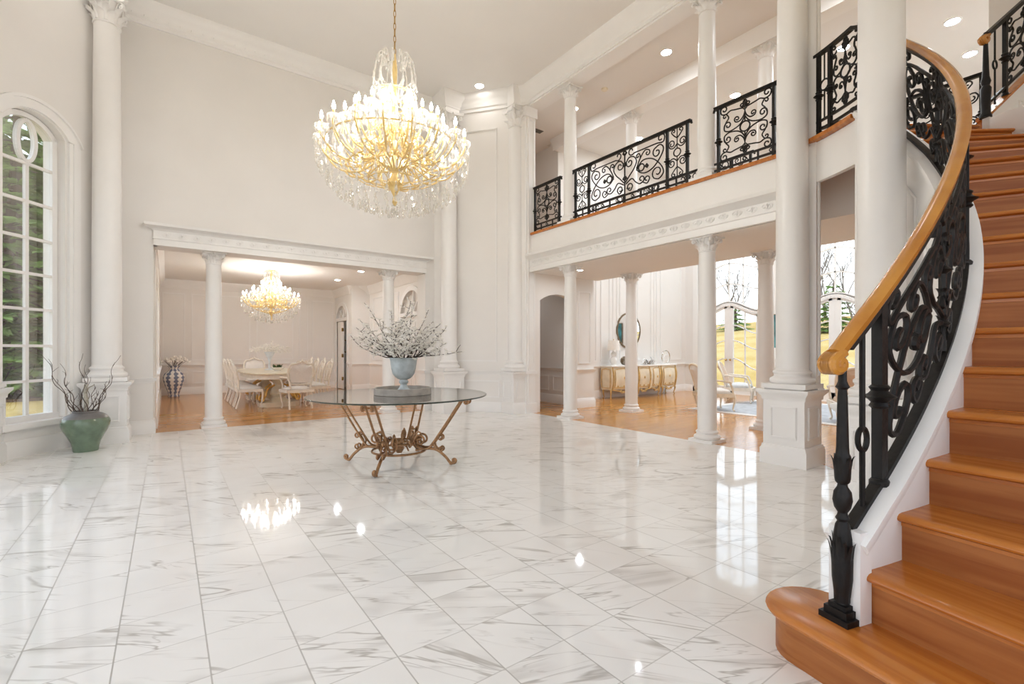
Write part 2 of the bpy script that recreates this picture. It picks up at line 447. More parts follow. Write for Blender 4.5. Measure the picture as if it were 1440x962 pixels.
# ------------------------------------------------------------------ the setting
CX, CY = 2.04, 5.16
def nrm(a, b):
    l = math.hypot(a, b); return (a/l, b/l)
WD = nrm(-.53, -.67); WA = (-.99, 8.67); # left chamfer: origin, direction, outward normal
WN = (WD[1], -WD[0])
RD = (-WD[0], WD[1]); RA = (2*CX-WA[0], WA[1]); RN = (-WN[0], WN[1])             # right chamfer (mirror image)
def wp(t, o=0): return (WA[0]+WD[0]*t+WN[0]*o, WA[1]+WD[1]*t+WN[1]*o)

b = MB(); b.prism([(-2.3,-3.3),(4.9,-3.3),(4.9,1.0),(6.05,2.3),(6.05,9.22),(-2.3,9.22)], -.12, 0); struct('floor', b, M['marble'], False)
b = MB(); b.prism([(4.9,-3.3),(13.5,-3.3),(13.5,9.3),(8.0,9.3),(8.0,12.2),(6.05,12.2),(6.05,2.3),(4.9,1.0)], -.12, 0); struct('floor_living', b, M['oak'], False)
b = MB(); b.prism([(-.6,9.22),(6.05,9.22),(6.05,17.0),(-.6,17.0)], -.12, 0); struct('floor_dining', b, M['oak'], False)

b = MB(); b.bx(-1.0,-.17,9.2,9.6,0,6.6); b.bx(4.44,5.1,9.2,9.6,0,6.6); b.bx(-.17,4.44,9.2,9.6,2.92,6.6); struct('wall_left', b, M['wall'], False)

def arch_pts(u0, u1, zs, za, n=18):
    c = (u0+u1)/2; h = (u1-u0)/2; rise = za-zs
    if rise < 1e-4: return [(u0,zs),(u1,zs)]
    R = (h*h+rise*rise)/(2*rise); a0 = math.asin(min(1,h/R))
    return [(c+R*sin(-a0+2*a0*i/n), zs+R*cos(-a0+2*a0*i/n)-(R-rise)) for i in range(n+1)]
def holed(b, o, u, nd, th, a0, a1, z0, z1, holes):
    """wall plate a0..a1 x z0..z1 with arched holes [(u0,u1,zb,zs,za)] in order"""
    x = a0
    P = lambda q: b.plate(q, o, u, nd, th)
    for u0, u1, zb, zs, za in holes:
        P([(x,z0),(u0,z0),(u0,z1),(x,z1)])
        if zb > z0: P([(u0,z0),(u1,z0),(u1,zb),(u0,zb)])
        A = arch_pts(u0, u1, zs, za)
        for p, q in zip(A[:-1], A[1:]): P([p, q, (q[0],z1), (p[0],z1)])
        x = u1
    P([(x,z0),(a1,z0),(a1,z1),(x,z1)])
b = MB(); holed(b, WA, WD, WN, .3, -.95, 1.75, 0, 6.6, [(.16,.90,.40,4.06,4.26)]); struct('wall_window', b, M['wall'], False)
b = MB(); holed(b, RA, RD, RN, .25, -.72, 1.42, 0, 6.6, []); struct('wall_corner', b, M['wall'], False)
# entrance side and the side behind the camera: tall glazed openings let the daylight in
b = MB(); holed(b, (-2.05,7.4), (0,-1), (-1,0), .25, -.1, 10.7, 0, 6.6, [(.5,1.7,.3,4.0,4.3),(2.0,4.2,0,4.2,4.9),(4.5,5.7,.3,4.0,4.3),(7.2,9.6,.3,4.4,4.8)]); struct('wall_front', b, M['wall'], False)
b = MB(); holed(b, (-2.3,-3.2), (1,0), (0,-1), .25, 0, 10.3, 0, 6.6, [(.6,2.6,.3,4.6,5.0),(3.2,5.2,.3,4.6,5.0),(5.9,7.9,.3,4.6,5.0)]); struct('wall_back', b, M['wall'], False)
b = MB(); b.bx(7.85,8.05,-3.3,1.18,0,6.6); struct('wall_stair', b, M['wall'], False)
b = MB(); b.bx(8.05,13.4,.98,1.18,0,6.6); struct('wall_living_right', b, M['wall'], False)
b = MB(); b.bx(7.85,13.4,8.8,9.05,0,6.6); struct('wall_living', b, M['wall'], False)
WY = (7.42, 4.70, 1.98+.35)
b = MB(); holed(b, (13.2,9.05), (0,-1), (1,0), .28, 0, 8.1, 0, 6.6, [(9.05-y-.93, 9.05-y+.93, 0.02, 5.2, 5.62) for y in WY]); struct('wall_far', b, M['wall'], False)
# hall beyond the arch and the corridor above it
b = MB(); holed(b, (6.0,7.6), (1,0), (0,1), .16, .06, 1.87, 0, 2.9, [(.28,1.30,0,2.33,2.48)]); struct('wall_arch', b, M['wall'], False)
b = MB(); b.bx(7.6,7.87,7.76,11.2,0,2.9); b.bx(7.85,8.0,9.05,11.2,3.4,6.6); struct('wall_hall', b, M['wall'], False)
b = MB(); b.bx(6.0,8.1,11.2,11.35,0,6.6); b.bx(5.95,6.15,8.2,11.2,0,6.6); struct('wall_hall_end', b, M['wall'], False)
# dining room
b = MB(); holed(b, (-.15,9.6), (0,1), (-1,0), .2, 0, 7.2, 0, 3.4, [(1.0,2.5,.3,2.5,2.85),(3.3,4.9,.3,2.5,2.85)]); struct('wall_dining_left', b, M['wall'], False)
b = MB(); b.bx(-.35,5.0,16.6,16.8,0,3.4); struct('wall_dining', b, M['wall'], False)
b = MB(); holed(b, (4.63,16.6), (0,-1), (1,0), .18, 0, 1.67, 0, 3.4, [(.28,1.42,0,2.35,2.72)]); b.bx(4.63,5.3,14.75,14.93,0,3.4); b.bx(5.3,5.4,14.75,17.2,0,3.4); b.bx(5.0,5.3,17.1,17.2,0,3.4); struct('wall_dining_pantry', b, M['wall'], False)
b = MB(); holed(b, (5.19,14.9), (0,-1), (1,0), .2, 0, 5.35, 0, 3.4, [(2.66,4.02,0,2.3,2.85)]); struct('wall_dining_right', b, M['wall'], False)
b = MB(); b.bx(4.63,5.3,9.6,9.75,0,3.4); struct('wall_dining_return', b, M['wall'], False)
b = MB(); b.bx(-.4,5.4,9.6,17.2,3.3,3.45); struct('ceiling_dining', b, M['ceil'], False)
b = MB(); b.bx(-2.4,6.2,-3.4,9.7,6.6,6.75); struct('ceiling', b, M['ceil'], False)
b = MB(); b.bx(6.2,7.75,-3.4,9.1,6.45,6.6); b.bx(6.0,8.2,9.1,11.5,6.45,6.6); struct('ceiling_gallery', b, M['ceil'], False)
b = MB(); b.bx(7.75,13.5,-3.4,9.1,6.5,6.65); struct('ceiling_living', b, M['ceil'], False)
b = MB(); b.bx(5.95,6.25,2.2,7.62,6.25,6.6); struct('beam_gallery_front', b, M['trim'], False)
b = MB(); b.bx(7.70,8.0,1.18,8.8,6.22,6.5); struct('beam_gallery_back', b, M['trim'], False)

# ---- stair curve (plan, with its height), turning left as it climbs
DS = .004
def _curve():
    pts = {}; x, y = 2.222, .758; out = []
    n = int(4.7/DS)
    for i in range(n+1):
        s = i*DS; th = -.26+.23*s+.061*s*s/2-.006*s**3/3
        out.append((x, y, th)); x += cos(th)*DS; y += sin(th)*DS
    return out
CV = _curve()
RISE = 3.64/18
def cpt(s, off=0.0):
    """plan point at arc length s, off to the right of travel"""
    if s < 0: x, y, th = CV[0]; x += cos(th)*s; y += sin(th)*s
    else: x, y, th = CV[min(int(s/DS), len(CV)-1)]
    return (x+sin(th)*off, y-cos(th)*off, th)
def zb(s): return min(.532+.848*s, 3.76)
def zh(s): return min(1.316+.848*s, 4.62)

# ---- gallery deck, its fascia, soffit and edge boards
edge = [cpt(3.96+i*.05, .07)[:2] for i in range(10)]
deck = edge+[(6.05,2.75),(6.05,7.6),(6.15,7.6),(6.15,11.3),(7.95,11.3),(7.95,.9),(6.9,.9)]
b = MB(); b.prism(deck[:10]+[(6.05,2.75),(6.05,7.55),(6.2,7.62),(6.2,11.2),(7.85,11.2),(7.95,8.8),(7.95,.95),cpt(3.96,1.42)[:2]], 3.45, 3.64); struct('floor_gallery', b, M['oak'], False)
b = MB(); b.bx(6.07,8.0,2.62,7.62,2.88,3.45); b.bx(6.15,7.95,7.7,11.2,2.9,3.44); b.bx(6.45,8.0,1.18,2.62,2.88,3.45); struct('ceiling_soffit', b, M['ceil'], False)
b = MB(); b.bx(6.03,6.07,2.5,7.6,3.2,3.64); b.bx(7.95,8.0,1.18,8.8,3.4,3.66)
b.sweep3([(*cpt(3.78+i*.06,.03)[:2],3.41) for i in range(11)], [(-.03,-.22),(.03,-.22),(.03,.225),(-.03,.225)])
struct('trim_fascia', b, M['trim'])
b = MB(); b.bx(6.0,6.2,2.62,7.58,3.64,3.685)
b.sweep3([(*cpt(3.80+i*.062,-.0)[:2],3.66) for i in range(11)], [(-.075,-.022),(.09,-.022),(.09,.022),(-.075,.022)])
struct('trim_gallery_edge', b, M['tread'], False)

# ---- wall under the stair
b = MB(); n = 62; vs = []; fs = []
for i in range(n+1):
    s = .05+i*(3.76-.05)/n
    for off in (-.055, .045):
        x, y, _ = cpt(s, off); vs += [(x,y,0.0 if s > .4 else .0),(x,y,min(zb(s)-.05,3.62))]
for i in range(n):
    a = i*4; c = a+4
    fs += [(a,c,c+1,a+1),(a+2,a+3,c+3,c+2),(a+1,c+1,c+3,a+3)]
fs += [(0,1,3,2),(n*4,n*4+2,n*4+3,n*4+1)]
b.add(vs, fs)
for i in range(3): # panel mouldings on the foyer side
    s0 = .95+i*.92; s1 = s0+.72; q = []
    lo = [(*cpt(s0+(s1-s0)*j/8,-.062)[:2], 1.0 if i else .25) for j in range(9)]
    hi = [(*cpt(s0+(s1-s0)*j/8,-.062)[:2], zb(s0+(s1-s0)*j/8)-.38) for j in range(9)]
    b.tube(lo+hi[::-1], .014, 6, True)
struct('wall_under_stair', b, M['trim'])
b = MB(); b.sweep3([(*cpt(.02+i*.06)[:2], zb(.02+i*.06)-.035) for i in range(63)], [(-.085,-.02),(-.06,-.05),(.06,-.05),(.08,-.02),(.08,.012),(.055,.02),(-.06,.02),(-.085,.012)])
x, y, th = cpt(.045); b.box((x,y,.36),(.07,.125,.42),th)
struct('trim_stringer', b, M['trim'])

# ---- cornices, entablatures, chair rails and skirtings
def relief(b, o, u, nd, a0, a1, z, h, step):
    n = int((a1-a0)/step)
    for i in range(n):
        a = a0+step*(i+.5)
        P = lambda da, dz, out: (o[0]+u[0]*(a+da)+nd[0]*out, o[1]+u[1]*(a+da)+nd[1]*out, z+dz)
        for sg in (-1, 1):
            q = scroll([(0,-.42*h),(.5*h*sg,-.3*h),(.75*h*sg,.1*h),(.45*h*sg,.38*h)], (.42*h*sg,.08*h), .7, k=3)
            b.tube([P(x, zz, .006) for x, zz in q], h*.075, 4)
        b.tube([P(0,-.4*h,.004),P(0,.1*h,.012),P(0,.5*h,.002)], [h*.06,h*.16,h*.03], 5)
PR_LIN = [(0,0),(.045,0),(.045,.09),(.06,.10),(.06,.115),(.045,.12),(.045,.225),(.07,.24),(.10,.26),(.155,.285),(.165,.325),(0,.325)]
b = MB(); b.sweep([(o,2.92+z) for o,z in PR_LIN], [(-.12,9.3),(-.12,9.2),(4.40,9.2),(4.40,9.3)])
relief(b, (0,9.15), (1,0), (0,-1), -.1, 4.38, 3.09, .075, .2)
struct('trim_dining', b, M['trim'])
b = MB(); b.sweep([(o*1.1,2.88+z*1.07) for o,z in PR_LIN], [(6.03,7.58),(6.03,2.62)])
relief(b, (5.98,0), (0,1), (-1,0), 2.75, 7.5, 3.065, .085, .19)
struct('trim_gallery', b, M['trim'])
PR_COR = [(0,6.28),(.03,6.28),(.035,6.33),(.06,6.35),(.075,6.42),(.13,6.48),(.19,6.55),(.20,6.6),(0,6.6)]
cpath = [(-2.05,-3.2),(-2.05,7.34),(-.57,9.2),(4.65,9.2),(5.95,7.56),(5.95,2.76),(4.9,1.43)]
b = MB(); b.sweep(PR_COR, cpath)
relief(b, (5.93,0), (0,1), (-1,0), 2.8, 7.5, 6.40, .06, .15); relief(b, (0,9.14), (1,0), (0,-1), -.5, 4.6, 6.40, .06, .15)
struct('trim_cornice', b, M['trim'])
b = MB(); b.sweep([(0,6.2),(.02,6.2),(.03,6.3),(.10,6.4),(.11,6.45),(0,6.45)], [(7.70,8.8),(7.70,1.2)]); b.sweep([(0,6.25),(.02,6.25),(.06,6.38),(.1,6.45),(0,6.45)], [(6.25,2.2),(6.25,7.6)])
struct('trim_gallery_cornice', b, M['trim'])
b = MB(); b.sweep([(0,3.05),(.02,3.05),(.05,3.15),(.10,3.24),(.11,3.3),(0,3.3)], [(-.15,9.65),(-.15,16.6),(4.63,16.6),(4.63,14.93),(5.19,14.75),(5.19,9.7)]); struct('trim_dining_cornice', b, M['trim'])
PR_CH = [(0,.78),(.012,.78),(.02,.81),(.045,.835),(.05,.86),(0,.86)]
PR_BB = [(0,0),(.03,0),(.03,.16),(.018,.18),(.012,.205),(0,.21)]
def dado(name, paths, frames=()):
    b = MB()
    for p in paths: b.sweep(PR_CH, p); b.sweep(PR_BB, p)
    for o, u, nd, lst in frames:
        for u0, u1, z0, z1 in lst: b.frame(o, u, nd, u0, u1, z0, z1, .03, .014)
    return struct(name, b, M['trim'])
dado('baseboard_left', [[(-.5,9.2),(-.17,9.2),(-.17,9.55)], [(4.44,9.55),(4.44,9.2),(4.66,9.2)]])
dado('baseboard_corner', [[(4.66,9.2),(5.92,7.6)]], [(RA, RD, (-RN[0],-RN[1]), [(-.28,.80,.30,.66),(-.22,.74,1.05,5.9)])])
b = MB(); b.sweep(PR_BB, [wp(1.7),wp(-.66)]); struct('baseboard_window', b, M['trim'])
dado('baseboard_hall', [[(7.6,11.2),(7.6,7.77)]], [((7.6,7.7), (0,1), (-1,0), [(.15,1.0,.30,.66),(1.15,2.0,.30,.66)])])
dado('baseboard_arch', [[(7.3,7.6),(7.87,7.6),(7.87,7.75)]], [((7.3,7.6),(1,0),(0,-1),[(.08,.46,.98,2.6)])])
fx = [(-.1,.43),(.58,2.09),(2.26,3.32),(3.5,3.77),(3.9,4.58)]
dado('baseboard_dining', [[(-.15,9.7),(-.15,16.6),(4.63,16.6)],[(4.63,15.1),(4.63,14.93)],[(4.63,14.75),(5.19,14.75),(5.19,12.4)],[(5.19,10.8),(5.19,9.75)]],
     [((0,16.6),(1,0),(0,-1),[(a,c,.98,2.92) for a,c in fx]+[(-.05,.5,.3,.66),(.6,1.25,.3,.66),(1.35,2.0,.3,.66),(2.1,2.75,.3,.66),(2.85,3.6,.3,.66),(3.7,4.5,.3,.66)]),
      ((5.19,14.6),(0,-1),(-1,0),[(.2,1.2,.98,2.9),(1.35,2.2,.98,2.9)])])
lv = [(8.1,9.2),(9.36,9.72),(9.84,10.02),(10.12,10.72),(10.86,11.5),(11.62,11.76),(11.92,12.98)]
dado('baseboard_living', [[(7.87,8.8),(13.2,8.8),(13.2,8.4)],[(13.2,6.45),(13.2,5.7)],[(13.2,3.7),(13.2,3.3)]], [((0,8.8),(1,0),(0,-1),[(a,c,.98,5.6) for a,c in lv])])
b = MB(); b.lathe([(.02,-.03),(.30,-.03),(.46,-.012),(.48,0)], 40, (2.1,13.0,3.3)); struct('trim_ceiling_medallion', b, M['trim'])

# pilaster blocks at the two ends of the gallery
def pilaster(name, x0, x1, y0, y1):
    b = MB(); b.bx(x0,x1,y0,y1,0,6.25); b.bx(x0-.03,x1+.03,y0-.03,y1+.03,0,.2); b.bx(x0-.03,x1+.03,y0-.03,y1+.03,.80,.86)
    b.frame((x0,y0),(1,0),(0,-1),.04,x1-x0-.04,1.0,6.0,.02,.012); b.bx(x0-.03,x1+.03,y0-.03,y1+.03,6.05,6.25)
    return struct(name, b, M['trim'], False)
pilaster('trim_pilaster_hall', 5.90, 6.14, 7.58, 8.1)
pilaster('trim_pilaster_stair', 5.90, 6.02, 2.27, 2.66)

# ------------------------------------------------------------------ columns
def capital(r, h):
    b = MB()
    b.lathe([(r,0),(r*1.10,.02*h),(r*1.10,.05*h),(r*.98,.08*h),(r,.5*h),(r*1.12,.78*h),(r*1.28,.87*h)], 20)
    a = r*1.62; P = []
    for k in range(4):
        ph = k*PI/2
        for (x, y) in ((a*.86,-a),(a*.55,-a*.86),(0,-a*.80),(-a*.55,-a*.86),(-a*.86,-a)):
            P.append((x*cos(ph)+y*sin(ph), -x*sin(ph)+y*cos(ph)))
    b.prism(P, .86*h, .93*h); b.prism([(x*1.03,y*1.03) for x,y in P], .93*h, h)
    def leaf(ph, z0, z1, r0, out, w):
        def fn(s, t):
            s = s*2-1
            curl = max(0, t-.72)/.28
            rad = r0+out*(t**2.2)+.03*r*(1-abs(s))*2 + out*.35*curl
            z = z0+(z1-z0)*(t if t < .8 else .8+.2*sin((t-.8)/.2*PI*.5)) - (z1-z0)*.16*curl
            ww = w*(.75+.35*sin(t*9)*.35+.3*sin(PI*min(t*1.1,1)))*(1 if t < .9 else .6)
            an = ph+s*ww/rad; rad -= abs(s)**2*.1*r
            return (rad*cos(an), rad*sin(an), z)
        b.grid(fn, 4, 8)
    for k in range(8):
        leaf(k*PI/4+PI/8, .06*h, .46*h, r*1.0, r*.46, r*.36); leaf(k*PI/4, .10*h, .70*h, r*1.0, r*.56, r*.30)
    for k in range(4):
        ph = k*PI/2+PI/4
        for sg in (-1, 1):
            q = scroll([(r*1.02,.46*h),(r*1.18,.66*h),(r*1.45,.84*h),(r*1.75,.84*h),(r*1.86,.74*h)], (r*1.66,.70*h), 1.1, k=3)
            b.tube([(x*cos(ph)-sg*.07*r*sin(ph), x*sin(ph)+sg*.07*r*cos(ph), z) for x, z in q], r*.095, 5)
        ph = k*PI/2
        b.ball((r*1.32*cos(ph), r*1.32*sin(ph), .9*h), r*.2, 8)
        for sg in (-1, 1):
            q = scroll([(r*1.1,.5*h),(r*1.2,.7*h),(r*1.22,.82*h)], None, k=3)
            b.tube([(x*cos(ph)-sg*(.1+.25*(z/h-.5)*3)*r*sin(ph), x*sin(ph)+sg*(.1+.25*(z/h-.5)*3)*r*cos(ph), z) for x, z in q], r*.06, 5)
    return b.mesh('capital', True, 60)
CAPS = {}
def column(label, loc, z0, z1, rb, rt, caph, ped=None, plinth=True, group=None):
    t = thing('column', label, 'column', (loc[0],loc[1],z0), 0, group)
    z = 0
    if ped:
        pw, ph = ped; h = pw/2; b = MB()
        b.bx(-h,h,-h,h,0,ph-.09)
        sq = lambda w: [(-w,-w),(w,-w),(w,w),(-w,w)]
        PB = [(0,0),(.028,0),(.028,.17),(.016,.19),(.01,.22),(0,.225)]
        PC = [(0,ph-.13),(.012,ph-.13),(.016,ph-.09),(.04,ph-.06),(.055,ph-.04),(.055,ph-.012),(0,ph-.012)]
        for PP in (PB, PC): b.sweep(PP, [(h,-h),(h,h),(-h,h),(-h,-h)], True)
        b.bx(-h+.01,h-.01,-h+.01,h-.01,ph-.09,ph)
        for o, u, nd in (((-h,-h),(1,0),(0,-1)),((h,-h),(0,1),(1,0)),((h,h),(-1,0),(0,1)),((-h,h),(0,-1),(-1,0))):
            b.frame(o, u, nd, h*.36, pw-h*.36, .30, ph-.2, .022, .010)
        b.build('pedestal', M['trim'], t, True); z = ph
    r = rb; b = MB(); pw = r*1.42; ph = .32*r
    if plinth: b.bx(-pw,pw,-pw,pw,z,z+ph)
    if plinth and not ped: b.bx(-pw*1.01,pw*1.01,-pw*1.01,pw*1.01,z,z+.006)
    q = z+(ph if plinth else 0)
    b.lathe([(r*1.3,q)]+[(r*(1.28+.12*cos(a)), q+.2*r*(1+sin(a))) for a in (-1.3,-.7,0,.7,1.3)]+[(r*1.16,q+.46*r),(r*1.10,q+.56*r),(r*1.13,q+.66*r)]+[(r*(1.12+.07*cos(a)), q+r*(.76+.1*sin(a))) for a in (-1.2,-.5,.5,1.2)]+[(r*1.04,q+.92*r),(r,q+1.05*r)], 32)
    b.build('base', M['trim'], t)
    zs = q+1.0*r; zt = z1-z0-caph; b = MB()
    b.lathe([(r+(rt-r)*(max(0,k-.25)/.75)**1.3, zs+(zt-zs)*k) for k in [i/14 for i in range(15)]], 36)
    b.build('shaft', M['trim'], t)
    key = (round(rt,3), round(caph,3))
    if key not in CAPS: CAPS[key] = capital(rt, caph)
    link('capital', CAPS[key], M['trim'], t, loc=(0,0,zt))
    return t
PH = .86
column('white column on panelled pedestal between the arched window and the dining opening', (-.68,8.74), 0, 6.20, .166, .146, .36, (.46,PH))
column('white column on pedestal at the far end of the dining opening, behind the blossom urn', (4.76,8.74), 0, 6.20, .166, .146, .36, (.46,PH))
column('tall white column on pedestal at the far end of the gallery, beside the arched hall doorway', (5.82,7.83), 0, 6.20, .166, .146, .36, (.44,PH))
column('tall white column on square panelled pedestal at the near end of the gallery', (5.80,2.48), 0, 6.20, .166, .146, .36, (.44,PH))
column('thickest looking white column, standing right behind the curved brass stair handrail', (4.75,1.345), 0, 6.20, .162, .15, .36, (.44,PH))
column('column pedestal cut off at the picture edge, on the near side of the arched window', (-1.77,7.83), 0, 6.20, .166, .146, .36, (.46,PH))
b = MB()
for x, y in ((-.68,8.74),(4.76,8.74),(5.82,7.83),(5.80,2.48),(4.75,1.345),(-1.77,7.83)):
    h = .155; b.bx(x-h,x+h,y-h,y+h,6.20,6.6); b.sweep([(o*.55,z) for o,z in PR_COR[1:-2]]+[(.10,6.6),(0,6.6),(0,6.28)], [(x+h,y-h),(x+h,y+h),(x-h,y+h),(x-h,y-h)], True)
struct('trim_entablature', b, M['trim'])
column('slim white column nearest the green vase, on the wood edge of the dining opening', (.64,9.42), 0, 2.93, .128, .11, .2)
column('slim white column of the dining opening directly behind the blossom urn', (3.71,9.42), 0, 2.93, .128, .11, .2)
column('slim white column under the gallery in front of the arched hall doorway', (6.18,6.58), 0, 2.89, .128, .108, .22)
column('slim white column under the gallery on the marble edge, nearest the big pedestal', (6.18,3.77), 0, 2.89, .128, .108, .22)
column('slim white column on the wood floor in front of the gilded sideboard', (7.87,6.52), 0, 2.89, .128, .108, .22)
column('slim white column on the wood floor between garden doors and big pedestal', (7.87,3.77), 0, 2.89, .128, .108, .22)
column('upper gallery column between the small end railing and the long middle railing', (6.18,6.58), 3.685, 6.26, .125, .108, .22)
column('upper gallery column between the long middle railing and the square railing by the tall pedestal column', (6.18,3.77), 3.685, 6.26, .125, .108, .22)
column('upper column at the back of the gallery, capital showing above the long railing', (7.87,6.52), 3.64, 6.23, .125, .108, .22)
column('upper column at the back of the gallery, capital showing above the square railing', (7.87,3.77), 3.64, 6.23, .125, .108, .22)

# ------------------------------------------------------------------ windows and doors
def bar(b, o, u, nd, p, q, w=.03, d0=-.02, d1=.02):
    """flat bar in a wall plane from p=(u,z) to q"""
    du, dz = q[0]-p[0], q[1]-p[1]; l = math.hypot(du, dz); a, c = -dz/l*w/2, du/l*w/2
    b.plate([(p[0]+a,p[1]+c),(p[0]-a,p[1]-c),(q[0]-a,q[1]-c),(q[0]+a,q[1]+c)], (o[0]+nd[0]*d0, o[1]+nd[1]*d0), u, nd, d1-d0)
def bars(b, o, u, nd, pts, w=.03, d0=-.02, d1=.02):
    for p, q in zip(pts[:-1], pts[1:]): bar(b, o, u, nd, p, q, w, d0, d1)
# window_1: tall arched window in the corner wall
o1 = wp(0, .13); g0, g1 = .225, .835; gc = .53
b = MB(); nd = WN
top = arch_pts(.165,.895,4.05,4.25); topi = arch_pts(g0,g1,4.02,4.19)
for (p, q), (r, s) in zip(zip(top[:-1], top[1:]), zip(topi[:-1], topi[1:])): b.plate([r, s, q, p], (o1[0]-nd[0]*.03,o1[1]-nd[1]*.03), WD, nd, .07)
bars(b, o1, WD, nd, [(.195,.40),(.195,4.06)], .065, -.03, .04); bars(b, o1, WD, nd, [(.865,.40),(.865,4.06)], .065, -.03, .04)
bars(b, o1, WD, nd, [(.16,.44),(.90,.44)], .08, -.05, .05)
for z in (.902,1.347,1.809,2.254,2.70,3.153,3.624): bars(b, o1, WD, nd, [(g0,z),(g1,z)], .034)
bars(b, o1, WD, nd, [(gc,.46),(gc,3.64)], .04)
ov = [(gc+.105*cos(a*PI/16), 3.905+.255*sin(a*PI/16)) for a in range(33)]
bars(b, o1, WD, nd, ov, .042, -.025, .03)
struct('window_1', b, M['trim'])
b = MB(); b.plate(topi[::-1]+[(g0,.47),(g1,.47)], o1, WD, nd, .006); b.build('window_glass', M['glass'], None, False, kind='structure')
b = MB(); tr = arch_pts(-.03,1.09,4.04,4.38); ti = arch_pts(.13,.93,4.06,4.27)
for (p, q), (r, s) in zip(zip(tr[:-1], tr[1:]), zip(ti[:-1], ti[1:])): b.plate([r, s, q, p], wp(0,-.035), WD, nd, .05)
for a0, a1 in ((-.03,.13),(.93,1.09)): b.plate([(a0,.2),(a1,.2),(a1,4.05),(a0,4.05)], wp(0,-.035), WD, nd, .05); b.plate([(a0+.05,.2),(a1-.05,.2),(a1-.05,4.05),(a0+.05,4.05)], wp(0,-.048), WD, nd, .05)
to = arch_pts(-.05,1.11,4.04,4.42)
for (p, q), (r, s) in zip(zip(to[:-1], to[1:]), zip(tr[:-1], tr[1:])): b.plate([r, s, q, p], wp(0,-.06), WD, nd, .08)
b.plate([(.10,.34),(.96,.34),(.96,.41),(.10,.41)], wp(0,-.07), WD, nd, .2)
struct('trim_window', b, M['trim'])
def plain_window(name, o, u, nd, u0, u1, z0, zs, za, nx, nz):
    b = MB(); T = arch_pts(u0,u1,zs,za); o = (o[0]+nd[0]*.12, o[1]+nd[1]*.12)
    bars(b, o, u, nd, T, .12); bars(b, o, u, nd, [(u0,z0),(u0,zs)], .12); bars(b, o, u, nd, [(u1,z0),(u1,zs)], .12); bars(b, o, u, nd, [(u0,z0),(u1,z0)], .12)
    for i in range(1,nx): x = u0+(u1-u0)*i/nx; bars(b, o, u, nd, [(x,z0),(x,zs+(za-zs)*.9)], .04)
    for i in range(1,nz+1): z = z0+(zs-z0)*i/nz; bars(b, o, u, nd, [(u0,z),(u1,z)], .04)
    struct(name, b, M['trim'])
fo = ((-2.05,7.4),(0,-1),(-1,0))
plain_window('window_2', *fo, .5,1.7,.3,4.0,4.3,3,7); plain_window('door_1', *fo, 2.0,4.2,.05,4.2,4.9,4,6); plain_window('window_3', *fo, 4.5,5.7,.3,4.0,4.3,3,7); plain_window('window_4', *fo, 7.2,9.6,.3,4.4,4.8,4,7)
bo = ((-2.3,-3.2),(1,0),(0,-1))
for i, (a, c) in enumerate(((.6,2.6),(3.2,5.2),(5.9,7.9))): plain_window('window_%d' % (5+i), *bo, a,c,.3,4.6,5.0,3,7)

for i, (a, c) in enumerate(((1.0,2.5),(3.3,4.9))): plain_window('window_%d' % (8+i), (-.15,9.6), (0,1), (-1,0), a,c,.3,2.5,2.85,3,5)
